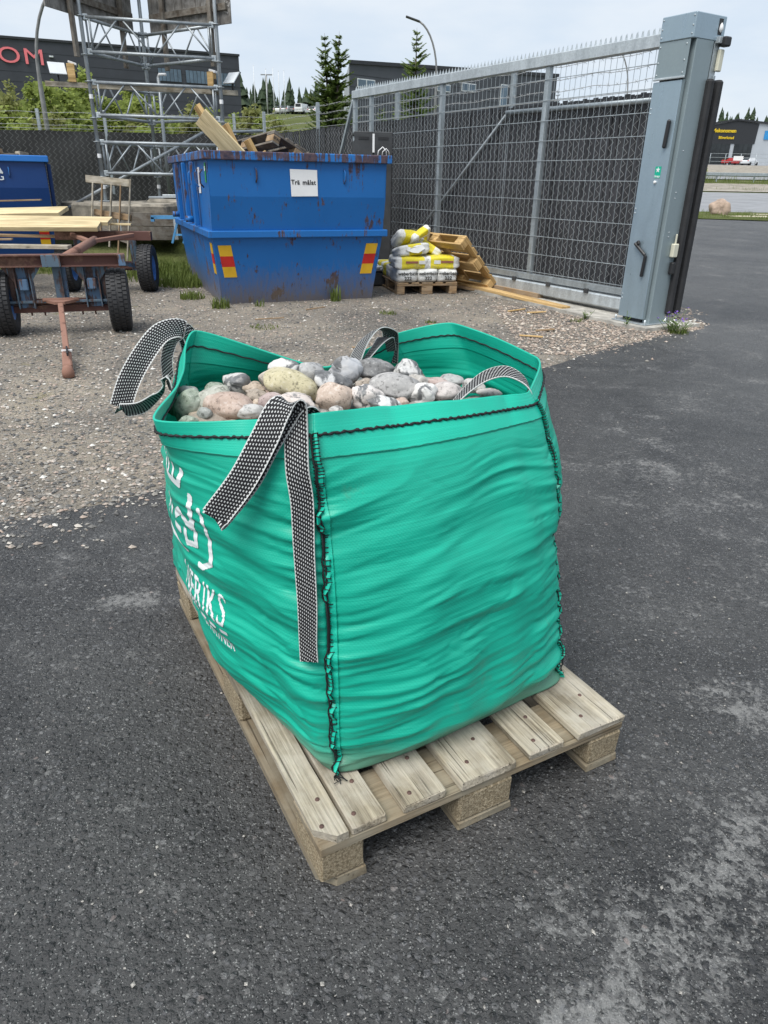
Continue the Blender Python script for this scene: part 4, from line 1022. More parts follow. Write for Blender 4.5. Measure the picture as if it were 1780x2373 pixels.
for k in range(9):
    MB().box((0.35+k*0.62,0.075,0.212), (0.06,0.03,0.05), ch=0.004).build('roller_bracket', DKGREY, gate)

post = thing('gate_post', 'tall grey steel gate post with panels, handles and black rubber edges', 'gate post', (2.575,7.29,0.0), GYAW)
# local x runs away along the gate, local y towards the yard
PB = post
def pbox(name, c, d, mat, ch=0.004, rot=None, par=None): return MB().box(c, d, rot, ch).build(name, mat, par or PB)
pbox('front_panel', (0.163,0.0,1.12), (0.315,0.012,2.08), PANEL)
pbox('panel_return', (0.008,-0.022,1.12), (0.010,0.030,2.08), PANEL2, 0.002)
pbox('upper_panel', (0.155,-0.004,2.325), (0.33,0.012,0.285), PANEL2)
pbox('panel_lip', (0.155,0.006,2.180), (0.335,0.022,0.018), GALV_L, 0.004)
pbox('column', (0.005,-0.165,1.25), (0.085,0.235,2.44), PANEL2, 0.006)
pbox('core', (0.19,-0.155,1.23), (0.24,0.20,2.40), DKGREY, 0.006)
pbox('cap_box', (0.14,-0.195,2.562), (0.36,0.41,0.19), PANEL, 0.006)
pbox('cap_slot', (-0.042,-0.325,2.575), (0.006,0.05,0.12), BLACKP, 0.002)
MB().lathe([(0.001,0.055),(0.014,0.035),(0.022,0.0),(0.001,-0.02)], 12, Matrix.Translation((-0.05,-0.325,2.55))).build('warning_lamp', WHITE, post)
pbox('photocell', (-0.075,-0.38,2.465), (0.075,0.085,0.075), BLACKP, 0.010); pbox('photocell_bracket', (-0.055,-0.325,2.475), (0.04,0.05,0.05), GALV_L, 0.003)
pbox('junction_box', (-0.055,-0.375,2.325), (0.035,0.062,0.17), CREAM, 0.008)
pbox('guide_rail', (-0.01,-0.335,2.33), (0.05,0.075,0.30), GALV, 0.003)
for dy in (-0.300,-0.425): pbox('rubber_edge', (-0.045,dy,1.15), (0.085,0.075,2.06), RUBBER, 0.018)
pbox('edge_rail', (-0.02,-0.362,1.15), (0.05,0.03,2.12), GALV, 0.003); pbox('edge_rail', (0.0,-0.255,1.15), (0.05,0.014,2.12), GALV_L, 0.003)
pbox('transmitter', (-0.06,-0.215,0.735), (0.045,0.072,0.125), CREAM, 0.008); pbox('antenna', (-0.06,-0.215,0.835), (0.018,0.02,0.10), CREAM, 0.007)
pbox('sensor', (-0.062,-0.225,0.570), (0.045,0.052,0.115), BLACKP, 0.010)
h1 = MB(); h1.box((0.062,0.026,1.735), (0.034,0.040,0.235), (0,R(-3),0), 0.013); h1.build('panel_handle', BLACKP, post)
h2 = MB(); h2.bar((0.088,0.026,0.485), (0.075,0.026,0.690), 0.028, 0.032, up=(0,1,0), ch=0.008); h2.bar((0.075,0.03,0.685), (0.225,0.03,0.790), 0.028, 0.028, up=(0,1,0), ch=0.008); h2.box((0.180,0.032,0.795), (0.035,0.028,0.04), (0,0.5,0), 0.008)
h2.build('crank_handle', BLACKP, post)
TEAL = simple('teal_sticker', (0.0,0.40,0.26), 0.4, var=0.05)
stk = pbox('stop_sticker', (0.105,0.0072,1.420), (0.066,0.002,0.098), TEAL, 0)
star = MB(); sv = []
for k in range(10):
    rr = 0.026 if k % 2 == 0 else 0.011; an = math.pi/2+k*math.pi/5; sv.append((rr*math.cos(an), rr*math.sin(an)))
star.prism(sv, 0, 0.001); star.build('star', WHITE_INK, stk, (0.105,0.0084,1.440), (R(90),0,R(180)))
link('sticker_lettering', text_mesh('sticker_lettering', 'Stopp', 0.026, 0.0005, weight=0.0006), WHITE_INK, stk, (0.105,0.0089,1.386), (R(90),0,R(180)))
MB().lathe([(0.012,-0.012),(0.014,0.006),(0.009,0.012),(0.001,0.012)], 12, Matrix.Translation((0.115,0.014,1.335)) @ Matrix.Rotation(R(-90),4,'X')).build('stop_button', WHITE, post)
for x, z in ((0.30,1.95),(0.30,1.91),(0.30,1.10),(0.30,1.06),(0.30,0.30),(0.30,0.26),(0.02,2.43),(0.02,2.31),(0.30,2.43),(0.30,2.31),(0.02,2.215),(0.30,2.215),(-0.02,2.63),(-0.02,2.56),(-0.02,2.50),(0.30,2.63),(0.30,2.56),(0.30,2.50)):
    y = 0.012 if z > 2.48 else 0.004 if z > 2.2 else 0.008
    MB().lathe([(0.007,-0.002),(0.006,0.003),(0.001,0.004)], 8, Matrix.Translation((x,y,z)) @ Matrix.Rotation(R(-90),4,'X')).build('bolt', GALV_L, post)
for z in (1.25,1.20,0.9,0.86,1.6):
    MB().lathe([(0.006,-0.002),(0.005,0.003),(0.001,0.004)], 8, Matrix.Translation((-0.039,-0.12,z)) @ Matrix.Rotation(R(-90),4,'Y')).build('bolt', GALV_L, post)
pbox('base_plate', (0.15,-0.14,0.036), (0.44,0.36,0.012), GALV, 0.003)
for x, y in ((-0.045,0.02),(0.335,0.015),(-0.045,-0.29)): MB().tube([(x,y,0.03),(x,y,0.085)], 0.010, 6).build('anchor_bolt', GALV_L, post)
slab = MB(); slab.prism([(-0.22,-0.62),(-0.16,0.13),(0.6,0.12),(2.0,-0.02),(6.5,-0.06),(6.5,-0.62)], -0.02, 0.03)
so = slab.build('concrete_foundation', CONCRETE, None, (2.575,7.29,0.0), (0,0,GYAW)); struct(so)

FO = -0.35     # fence line sits behind the gate
FLINK = mk_galv('dull_fence_wire', (0.42,0.43,0.43), 0.6, 0.25)
SLAT = simple('black_privacy_slat', (0.046,0.047,0.052), 0.5, var=0.4, nscale=5)
SCREEN = simple('black_screen_cloth', (0.026,0.027,0.028), 0.85, var=0.5, nscale=1.4, bump=0.4, bscale=20)
def chain_link(parent, L, H, pitch, r, y, z0=0.05):
    """zigzag wires in the local xz plane"""
    m = MB(); n = int(L/pitch); rows = int(H/pitch)
    for i in range(n):
        pts = []
        for k in range(rows*2+1):
            pts.append((i*pitch+(pitch*0.55 if k % 2 else -pitch*0.05), y+(0.003 if k % 2 else -0.003), z0+k*pitch/2))
        m.tube(pts, r, 3, cap=False)
    m.tube([(0,y,z0+H),(L,y,z0+H)], r*1.3, 4)
    return stuff(m.build('chain_link_mesh', FLINK, parent))
def barbed(parent, L, zs, y):
    for z in zs:
        m = MB(); pts = [(L*i/40, y, z+0.012*math.sin(i*1.9)) for i in range(41)]; m.tube(pts, 0.0032, 4, cap=False)
        k = 0.07
        while k < L: m.tube([(k-.008,y-.02,z-.015),(k+.008,y+.02,z+.015)], 0.002, 3); m.tube([(k-.008,y-.01,z+.018),(k+.008,y+.01,z-.018)], 0.002, 3); k += 0.13
        m.build('barbed_wire', FLINK, parent)
fen = thing('chain_link_fence', 'chain link fence with black slats standing right behind the sliding gate', 'fence', (GP[0]+0.852*0.35*1, GP[1]+0.524*0.35, 0), GYAW)
chain_link(fen, 10.6, 2.15, 0.105, 0.0030, 0.014)
slm = MB(); slm.add([(-.038,.002,0.04),(-.012,.008,0.04),(.016,.0,0.04),(.038,.005,0.04),(-.038,.002,2.18),(-.012,.008,2.18),(.016,.0,2.18),(.038,.005,2.18)], [(0,1,5,4),(1,2,6,5),(2,3,7,6),(0,4,7,3)])
slmesh = slm.mesh('slat'); slmesh.materials.append(SLAT)
x = 0.0
while x < 10.55: link('slat', slmesh, None, fen, (x, rnd(-.012,.0), rnd(-.012,.012)), (rnd(-.006,.006), 0, rnd(-.12,.12))); x += 0.0525
for t_ in (0.0, 2.45, 5.2, 8.0, 10.6):
    MB().box((t_,-0.03,1.30), (0.055,0.055,2.62), ch=0.004).build('post', GALV, fen)
MB().tube([(0.0,0.045,2.10),(2.45,0.045,2.12)], 0.026, 10).build('top_pipe', GALV, fen)
MB().tube([(2.45,0.045,2.10),(4.95,0.06,0.12)], 0.017, 8).build('brace_pipe', GALV_T, fen)
barbed(fen, 10.6, (2.30,2.42,2.55), -0.03)
f2a = Vector((-2.77,17.32,0)); f2b = Vector((-17.0,15.75,0)); d2 = f2b-f2a
fen2 = thing('chain_link_fence', 'chain link fence with black screen cloth running behind the scaffold', 'fence', f2a, math.atan2(d2.y, d2.x))
L2 = d2.length
chain_link(fen2, L2, 2.15, 0.118, 0.0030, 0.02)
m = MB(); N = 60
vs = []
for i in range(N+1):
    for j in range(7): vs.append((L2*i/N, -0.02+0.03*mnoise.noise(Vector((i*0.4, j*0.5, 0))), 0.03+2.13*j/6+(0.02*mnoise.noise(Vector((i*0.7,0,5))) if j == 6 else 0)))
m.add(vs, [(i*7+j, (i+1)*7+j, (i+1)*7+j+1, i*7+j+1) for i in range(N) for j in range(6)], smooth=True); m.build('screen_cloth', SCREEN, fen2)
for t_ in (0.6, 3.3, 4.65, 7.4, 10.1, 12.8): 
    if t_ < L2: MB().box((t_,-0.06,1.28), (0.06,0.06,2.56), ch=0.004).build('post', GALV, fen2)
barbed(fen2, L2, (2.27,2.38,2.5), -0.03)
# ================================================================ timber wagon on the left
TR = Vector((-2.965,6.625,-0.008)); TRY = R(17.4)
wag = thing('timber_wagon', 'old rusty blue timber wagon with four black tyres and a long drawbar', 'wagon', TR, TRY)
def tyre_mesh(rad=0.275, w=0.185):
    prof = []; n = 14
    for i in range(n+1):
        a = math.pi*i/n; prof.append((rad-0.055+0.055*math.sin(a)**0.55 if i not in (0,n) else rad-0.075, -w/2*math.cos(a)))
    prof = [(0.15,-w/2*0.8)]+prof+[(0.15,w/2*0.8)]
    m = MB(); m.lathe(prof, 40)
    for k in range(44):                                        # tread blocks
        a = 2*math.pi*k/44
        for j, (zc, off) in enumerate(((-0.066,0),(-0.026,0.5),(0.026,0),(0.066,0.5))):
            aa = a+off*2*math.pi/44; rr = rad+0.001-(0.008 if abs(zc) > 0.05 else 0)
            m.box((rr*math.cos(aa), rr*math.sin(aa), zc), (0.012, 0.028, 0.034), Euler((0,0,aa)).to_matrix().to_4x4())
    return m.mesh('tyre')
TYRE = tyre_mesh(); TYRE.materials.append(RUBBER)
rm = MB(); rm.lathe([(0.155,-0.07),(0.15,-0.055),(0.12,-0.03),(0.045,-0.02),(0.04,-0.05),(0.001,-0.055)], 24); rm.lathe([(0.155,0.07),(0.15,0.055),(0.12,0.02),(0.04,0.02),(0.001,0.02)], 24)
RIM = rm.mesh('rim'); RIM.materials.append(simple('blue_wheel_rim', (0.05,0.16,0.42), 0.5, var=0.3))
def wheel(x, y, yaw, flip=1):
    e = bpy.data.objects.new('wheel', None); col.objects.link(e); e.parent = wag; e.location = (x, y, 0.275); e.rotation_euler = (R(90), 0, yaw+R(90)*0); e.rotation_euler = Euler((0, R(90)*flip, 0)).to_matrix().to_euler()
    e.rotation_euler = (Matrix.Rotation(yaw, 3, 'Z') @ Matrix.Rotation(R(90)*flip, 3, 'Y')).to_euler()
    link('tyre', TYRE, None, e); link('rim', RIM, None, e)
wheel(0.49, 0, 0); wheel(-0.49, 0, 0, -1)
RY = R(-10.4); RC = Vector((0.28,2.695,0))
for s in (1,-1): wheel(RC.x+s*0.48*math.cos(RY), RC.y+s*0.48*math.sin(RY), RY, s)
def wb(name, c, d, mat, rot=None, ch=0.003): return MB().box(c, d, rot, ch).build(name, mat, wag)
bk = MB(); bk.box((-0.02,-0.10,0.683), (1.22,0.11,0.010)); bk.box((-0.02,-0.10,0.592), (1.22,0.11,0.010)); bk.box((-0.02,-0.10,0.6375), (1.22,0.012,0.081)); bk.build('bunk_beam', TRAIL_R, wag)
wb('bunk_plate', (-0.02,-0.160,0.6375), (0.15,0.012,0.10), TRAIL)
wb('bunk_plate', (0.565,-0.160,0.6375), (0.06,0.012,0.095), TRAIL_B)
for s in (-1, 1):
    cx = 0.27*s
    wb('upright_plate', (cx+0.075*s,-0.03,0.41), (0.012,0.14,0.36), TRAIL); wb('upright_plate', (cx-0.05*s,-0.03,0.41), (0.012,0.14,0.36), TRAIL)
    wb('upright_web', (cx+0.012*s,-0.04,0.41), (0.115,0.012,0.36), TRAIL_B)
    wb('spring_block', (cx+0.012*s,-0.075,0.435), (0.078,0.07,0.10), TRAIL_B, ch=0.01)
    MB().tube([(cx+0.115*s,-0.03,0.25),(cx+0.115*s,-0.03,0.57)], 0.036, 10).build('spring_tube', TRAIL, wag)
    for t_ in (0.16, -0.10):
        g = MB(); g.prism([(0,0),(0.10*s*(1 if t_ > 0 else -1),0.0),(0,-0.14)], -0.006, 0.006, Matrix.Translation((cx+(0.075 if t_ > 0 else -0.05)*s,-0.08,0.587)) @ Matrix.Rotation(R(90),4,'X')); g.build('gusset', TRAIL, wag)
wb('pivot_post', (0.0,-0.02,0.43), (0.07,0.07,0.33), TRAIL); wb('pivot_post', (0.05,0.02,0.43), (0.03,0.05,0.33), TRAIL_B)
wb('axle_beam', (0,0,0.215), (0.82,0.07,0.06), TRAIL_R); wb('tie_bar', (0,-0.07,0.285), (0.86,0.03,0.022), TRAIL)
MB().tube([(-0.46,0,0.275),(0.46,0,0.275)], 0.028, 8).build('axle', TRAIL_R, wag)
ax = MB()
for x in (-0.27,-0.16,0.16,0.27): ax.tube([(x,-0.01,0.19),(x,-0.01,0.155)], 0.008, 5)
stuff(ax.build('axle_bolts', TRAIL_R, wag))
yk = MB(); yk.prism([(-0.13,0.02),(0.13,0.02),(0.04,-0.12),(-0.04,-0.12)], -0.012, 0.012, Matrix.Translation((0.0,-0.10,0.29))); yk.tube([(-0.15,-0.08,0.30),(0.15,-0.08,0.30)], 0.018, 8); yk.build('drawbar_yoke', DRAW_R, wag)
d0 = Vector((0.0,-0.16,0.285)); d1 = Vector((0.128,-1.36,0.085)); d2 = Vector((0.166,-1.76,0.052))
MB().bar(d0, d1, 0.045, 0.035, ch=0.006).build('drawbar', DRAW_R, wag)
MB().bar(d1-(d1-d0)*0.04, d2-(d2-d1)*0.12, 0.066, 0.055, ch=0.010).build('drawbar_head', DRAW_R, wag)
hh = MB(); hh.lathe([(0.001,0.045),(0.030,0.035),(0.042,0.0),(0.042,-0.04),(0.001,-0.045)], 16, Matrix.Translation((0.166,-1.775,0.047))); hh.build('hitch_cup', DRAW_R, wag)
MB().bar(d1+Vector((0,0.05,0.034)), d1+Vector((0.035,-0.26,0.05)), 0.014, 0.03, ch=0.004).build('hitch_lever', BLACKP, wag)
MB().bar(d1+Vector((-0.03,-0.03,0.03)), d1+Vector((0.045,-0.036,0.03)), 0.02, 0.012).build('hitch_tape', WHITE, wag)
# rear bogie
def rl(x, y, z): return Vector((RC.x+x*math.cos(RY)-y*math.sin(RY), RC.y+x*math.sin(RY)+y*math.cos(RY), z))
MB().bar(rl(-0.58,0.05,0.65), rl(0.56,0.05,0.65), 0.10, 0.105, ch=0.004).build('bunk_beam', TRAIL_R, wag)
for s in (-1,1):
    MB().bar(rl(s*0.33,0.02,0.60), rl(s*0.33,0.02,0.25), 0.08, 0.09, up=(0,1,0)).build('upright_plate', TRAIL_B if s < 0 else TRAIL, wag)
    MB().bar(rl(s*0.36,-0.05,0.665), rl(0.03*s,-0.62,0.635), 0.05, 0.045, ch=0.006).build('cross_arm', DRAW_R, wag)
    MB().bar(rl(s*0.34,0.0,0.30), rl(s*0.05,-0.4,0.42), 0.02, 0.05).build('stay', TRAIL_B, wag)
MB().tube([rl(-0.46,0,0.275), rl(0.46,0,0.275)], 0.028, 8).build('axle', TRAIL_R, wag)
MB().bar(rl(-0.4,0,0.33), rl(0.4,0,0.33), 0.05, 0.05).build('axle_beam', TRAIL_R, wag)
MB().tube([rl(0.0,-0.45,0.635), (0.10,1.3,0.615), (0.0,-0.04,0.60)], 0.045, 12).build('reach_pole', DRAW_R, wag)

# boards lying across the back of the wagon
GB = 'boards lying across the timber wagon'
plank('plank', 'upper pale plank slanting down left on the timber wagon', (-6.4,10.25,0.80), (-4.02,9.45,0.905), 0.20, 0.045, W_PALE, 0.35, group=GB)
plank('plank', 'long straight pale plank reaching furthest right of the wagon boards', (-6.6,9.35,0.80), (-3.36,9.18,0.815), 0.17, 0.045, W_PALE, 0.3, group=GB)
plank('plank', 'front pale plank with a thick edge on the timber wagon', (-6.6,8.75,0.745), (-3.44,9.02,0.765), 0.20, 0.05, W_PALE, 0.3, group=GB)
plank('plank', 'narrow strip tip showing beyond the long pale plank', (-4.8,9.25,0.775), (-3.16,9.32,0.775), 0.06, 0.022, W_PALE, 0, group=GB)
plank('plank', 'thin dark batten above the pale planks in front of the left skip', (-6.8,10.6,0.92), (-4.75,10.5,1.0), 0.05, 0.02, W_MID, 0, group=GB)
plank('plank', 'brown board under the pale planks at the left edge', (-6.2,8.9,0.66), (-3.95,9.35,0.62), 0.12, 0.03, W_MID, 0, group=GB)
plank('plank', 'greyish plank lying low behind the wagon bunk at left', (-6.0,8.3,0.58), (-3.55,8.35,0.585), 0.12, 0.04, W_GREY, 0, group=GB)
plank('plank', 'short brown lath low at the left edge behind the wagon', (-5.6,8.6,0.60), (-4.35,8.7,0.63), 0.05, 0.02, W_MID, 0, group=GB)

# second skip at the left edge
SK2Y = R(24); SK2 = Vector((-5.02,11.55,0))-Vector((math.cos(SK2Y),math.sin(SK2Y),0))*1.965+Vector((-math.sin(SK2Y),math.cos(SK2Y),0))*0.28
sk2 = thing('skip', 'darker blue skip cut off by the left edge of the picture', 'skip', (SK2.x,SK2.y,-0.008), SK2Y)
make_skip(sk2, 1.83, 2.4, SKIP2, SKIP2_RIM)
S2 = Matrix.Translation((SK2.x,SK2.y,-0.008)) @ Matrix.Rotation(SK2Y,4,'Z')
link('lettering', text_mesh('lettering', 'A', 0.20, 0.001, weight=0.006), WHITE_INK, sk2, (1.26,-0.240,1.40), (R(90),0,0))
link('lettering', text_mesh('lettering', 'G', 0.15, 0.001), WHITE_INK, sk2, (1.285,-0.240,1.285), (R(90),0,0))
for k, mt in enumerate((YELLOW,RED,YELLOW)): MB().box((1.74,-0.085-0.0225*k,0.36+0.11*k), (0.14,0.006,0.11), (R(11.5),0,0)).build('reflector', mt, sk2)
for i, (x, y, z, an, mt, lab) in enumerate(((0.85,0.1,1.60,0.3,W_GREY,'grey board end on top of the left skip'),(1.15,0.05,1.58,-0.1,W_MID,'brown block lying on the left skip rim'),(1.35,0.15,1.57,0.1,W_GREYD,'dark plank end showing over the left skip'),(1.62,0.1,1.60,1.0,W_GREY,'small offcut on the right end of the left skip'))):
    c = S2 @ Vector((x,y,z)); L = (0.5,0.45,0.5,0.14)[i]
    plank('offcut', lab, c-Vector((math.cos(an)*L/2, math.sin(an)*L/2, 0)), c+Vector((math.cos(an)*L/2, math.sin(an)*L/2, rnd(-.02,.05))), 0.12, 0.06, mt, 0, 'offcut', 'offcuts on the left skip')
for k in range(8):
    c = S2 @ Vector((rnd(0.9,1.6), rnd(0.3,2.0), rnd(1.2,1.42))); an = rnd(0,6.28)
    plank('plank', 'board lying inside the left skip', c, c+Vector((math.cos(an)*0.45, math.sin(an)*0.45, 0.03)), 0.12, 0.03, W_MID, 0, 'plank', 'boards inside the left skip')

# grassy rise under the scaffold
m = MB(); vs = []; nx_, ny_ = 30, 16
def rise(x, y): return 0.5*smooth(10.6,13.0,y+0.15*mnoise.noise(Vector((x,y,0))))*smooth(-1.9,-2.9,x)+0.03*mnoise.noise(Vector((x*2,y*2,4)))-0.03
for j in range(ny_+1):
    for i in range(nx_+1):
        x = -17+15.2*i/nx_; y = 10.2+7.6*j/ny_; vs.append((x, y, rise(x,y)))
m.add(vs, [(j*(nx_+1)+i, j*(nx_+1)+i+1, (j+1)*(nx_+1)+i+1, (j+1)*(nx_+1)+i) for j in range(ny_) for i in range(nx_)], smooth=True)
struct(m.build('grassy_rise', GRASSL))

# old concrete blocks
for (x, y, z, L, w, h, a, lab) in ((-4.15,12.05,0.72,1.5,0.55,0.42,-0.05,'mossy concrete block behind the leaning broken pallet'),(-3.1,12.65,0.76,1.6,0.5,0.44,0.06,'concrete block under the scaffold left of the blue skip'),(-4.7,12.75,0.72,1.3,0.5,0.42,0.1,'concrete block at the foot of the left scaffold leg'),(-4.15,14.1,0.70,0.8,0.6,0.42,0.0,'concrete block at the foot of the back scaffold leg')):
    b = MB(); b.box((0,0,0), (L,w,h), ch=0.03); b.v = [(p+rnd(-.015,.015), q+rnd(-.015,.015), r_+rnd(-.012,.012)) for p,q,r_ in b.v]
    tag(b.build('concrete_block', OLD_CONC, None, (x,y,z), (0,0,a)), lab, 'concrete block', 'concrete blocks under the scaffold')
# pallet collar: grey box of boards
pc = thing('pallet_collar', 'grey wooden pallet collar standing on edge beside the blue skip', 'crate', (-3.70,11.65,0.42), R(2))
for k in range(2):
    z = 0.10+0.2*k
    for y in (0, 0.55): board('side_board', pc, (0,y,z), (0.84,0.022,0.19), W_GREYD)
    for x in (-0.42,0.42): board('end_board', pc, (x,0.275,z), (0.53,0.022,0.19), W_GREYD, (0,0,R(90)))
for x in (-0.425,0.425):
    MB().box((x,-0.012,0.2), (0.05,0.006,0.37)).build('hinge', GALV_L, pc)
# leaning broken pallet: top rail, five slats, mid rail, lower rail
lp = thing('broken_pallet', 'old broken pallet with five thin slats leaning against the concrete blocks', 'pallet', (-4.03,10.78,0.02), 0, None, rot=(R(-9),R(4),R(3)))
board('rail', lp, (-0.02,0,1.24), (0.60,0.07,0.095), W_GREY, (0,R(1),0)); board('rail', lp, (0.03,0.03,0.80), (0.52,0.06,0.085), W_MID, (0,R(4),0)); board('rail', lp, (0.0,0.0,0.54), (0.60,0.07,0.10), W_GREYD, (0,R(14),0))
for k in range(5):
    x = -0.24+0.125*k; board('slat', lp, (x,-0.03,0.86-(0.04*k if k < 4 else 0.22)), (0.78+(0.08*k if k < 4 else 0.62)-0.1, 0.035, 0.02), W_MID if k % 2 else W_GREY, (0,R(-90)+R(3.5),R(0)))
# blue trestle behind the skip corner
bt = thing('trestle', 'light blue steel frame behind the left corner of the blue skip', 'frame', (-3.22,11.45,0.4), 0)
LBLUE = simple('light_blue_paint', (0.10,0.33,0.62), 0.5, var=0.25)
MB().bar((-0.35,0,0.36), (0.35,0,0.37), 0.05, 0.05).build('top_bar', LBLUE, bt); MB().bar((-0.33,0,0.36), (-0.33,0,0.30), 0.05, 0.05, up=(1,0,0)).build('stub', LBLUE, bt)
for x in (0.05,0.22): MB().bar((x,0,0.34), (x-0.12,0,0.0), 0.03, 0.03, up=(0,1,0)).build('leg', LBLUE, bt)
MB().bar((-0.02,0,0.12), (0.2,0,0.12), 0.025, 0.025).build('stretcher', LBLUE, bt)

# ================================================================ scaffold tower carrying old sign boards
sc = thing('scaffold_tower', 'triangular grey tube scaffold with lattice beams behind the skip', 'scaffold', (-4.645,12.6,0.9), 0)
SO = Vector((-4.645,12.6,0.9))
def sl(p): return Vector(p)-SO
PL, PC, PR_ = Vector((-4.645,12.6,0)), Vector((-4.193,14.098,0)), Vector((-2.736,13.095,0))
def at(p, z): return Vector((p.x, p.y, z))
def stub(name, a, b, r, n=8, mat=GALV_T): return MB().tube([sl(a), sl(b)], r, n).build(name, mat, sc)
for p in (PL, PC, PR_):
    lg = stub('leg', at(p,0.95), at(p,6.0), 0.030, 10)
    for z in (1.30,1.80,2.13,2.62,2.97,3.46,4.0):
        MB().lathe([(0.03,-0.005),(0.062,-0.005),(0.062,0.005),(0.03,0.005)], 12, Matrix.Translation(sl(at(p,z)))).build('rosette', GALV_T, lg)
    for z in (1.6,2.42,1.15): MB().lathe([(0.0312,-0.03),(0.0312,0.03)], 10, Matrix.Translation(sl(at(p,z)))).build('label_band', WHITE, lg)
    MB().box(sl(at(p,0.94)), (0.16,0.16,0.012)).build('foot_plate', GALV_L, sc)
def lattice(a, b, z0, z1, nz=4):
    d = (b-a).normalized(); a2 = a+d*0.07; b2 = b-d*0.07; L = (b2-a2).length
    for z in (z0, z1): stub('ledger', at(a2,z), at(b2,z), 0.024)
    for q, s in ((a2,1),(b2,-1)):
        stub('end_post', at(q+d*0.05*s,z0), at(q+d*0.05*s,z1), 0.016, 6)
        for z in (z0, z1): MB().box(sl(at(q,z)), (0.07,0.03,0.08), (0,0,math.atan2(d.y,d.x)), 0.006).build('wedge_head', GALV_L, sc)
    n = nz
    for k in range(n):
        t0, t1 = (k+0.15)/n, (k+0.95)/n
        p, q = a2+d*L*t0, a2+d*L*t1
        if k % 2 == 0: stub('diagonal', at(p,z0+0.02), at(q,z1-0.02), 0.013, 6)
        else: stub('diagonal', at(p,z1-0.02), at(q,z0+0.02), 0.013, 6)
for z0, z1 in ((1.351,1.795),(2.173,2.613),(3.012,3.452)):
    lattice(PL, PR_, z0, z1); lattice(PL, PC, z0, z1); lattice(PC, PR_, z0, z1)
for a, b in ((PL,PC),(PC,PR_)): stub('ledger', at(a,3.98), at(b,3.98), 0.024)
stub('brace', at(PL+Vector((-0.6,-0.25,0)),0.80), Vector((-3.2,13.6,2.0)), 0.024); stub('brace', Vector((-3.2,13.6,2.0)), Vector((-2.4,15.0,2.12)), 0.024)
stub('spare_pole', Vector((-3.87,13.6,1.0)), Vector((-3.86,13.6,2.80)), 0.028)
MB().tube([sl((-3.86,13.6,2.80)), sl((-3.83,13.58,2.84)), sl((-3.72,13.58,2.84))], 0.022, 8).build('pole_hook', WHITE, sc)
for x, y in ((-3.55,12.5),(-3.0,12.65)): MB().box(sl((x,y,1.03)), (0.22,0.12,0.05), ch=0.004).build('loose_plate', GALV_L, sc)
stub('lying_tube', Vector((-3.9,12.5,1.0)), Vector((-2.4,12.7,1.02)), 0.024)
MB().box(sl(at(PR_+Vector((0.05,-0.05,0)),1.86)), (0.11,0.07,0.13), ch=0.01).build('switch_box', WHITE, sc)
# boards (seen from the back)
def signboard(a, b, lab, z0, z1, ext0, ext1, off):
    d = (b-a).normalized(); nrm = Vector((-d.y, d.x, 0)); nrm = nrm if nrm.y > 0 else -nrm
    a2 = a-d*ext0+nrm*off; b2 = b+d*ext1+nrm*off; L = (b2-a2).length; ang = math.atan2(d.y, d.x)
    bo = thing('sign_board', lab, 'sign board', at(a2, z0), ang, 'old boards on the scaffold')
    n = max(2, int(L/0.62))
    for k in range(n): board('plywood_sheet', bo, (L*(k+0.5)/n, 0, (z1-z0)/2), (z1-z0, L/n-0.004, 0.02), W_PLY, (R(90), 0, 0) if False else Euler((0,R(-90),R(0))), jit=0.001).rotation_euler = (R(90), R(90), 0)
    for z in (0.22, 1.1): board('batten', bo, (L/2, -0.035, z), (L*0.94, 0.05, 0.09), W_GREYD)
    for x in (L*0.22, L*0.8): board('batten', bo, (x, -0.075, (z1-z0)/2), (z1-z0+0.6, 0.05, 0.08), W_GREYD, (0, R(-90), 0)).location.z -= 0.25
    return bo
LB = signboard(PL, PC, 'left weathered plywood board on the scaffold, seen from behind', 3.47, 5.6, 0.62, -0.10, 0.10)
RB = signboard(PC, PR_, 'right weathered plywood board on the scaffold with chalk scrawls', 3.47, 5.6, -0.10, 0.24, 0.10)
CHALK = simple('pale_scrawl', (0.30,0.29,0.28), 0.9)
for (s_, x, z, an) in (('PERI',1.80,0.62,0.6),('PERI',1.92,0.28,1.2)):
    link('scrawl', text_mesh('scrawl', s_, 0.17, 0.0008), CHALK, RB, (x-0.05,-0.016,z), (R(90), -an, 0))
# long timber with two floodlights
tb = plank('timber', 'long grey timber lying through the scaffold, carrying floodlights', (-5.25,12.42,2.565), (-2.50,13.30,2.565), 0.05, 0.07, W_GREY, cat='timber')
def flood(c, yaw, tilt, lab):
    e = thing('floodlight', lab, 'floodlight', c, yaw, 'solar floodlights on the timber')
    MB().box((0,0,0.17), (0.24,0.02,0.22), (R(tilt),0,0), 0.004).build('panel', simple('pale_panel', (0.62,0.65,0.68), 0.3, var=0.05), e); MB().box((0,0.02,0.17), (0.25,0.018,0.23), (R(tilt),0,0), 0.004).build('frame', BLACKP, e)
    MB().bar((0,0.02,0.0), (0,0.03,0.14), 0.025, 0.025, up=(0,1,0)).build('bracket', BLACKP, e)
flood((-5.05,12.46,2.60), R(30), -42, 'white floodlight panel on the left end of the timber'); flood((-2.58,13.25,2.60), R(-35), -42, 'white floodlight panel on the right end of the timber')
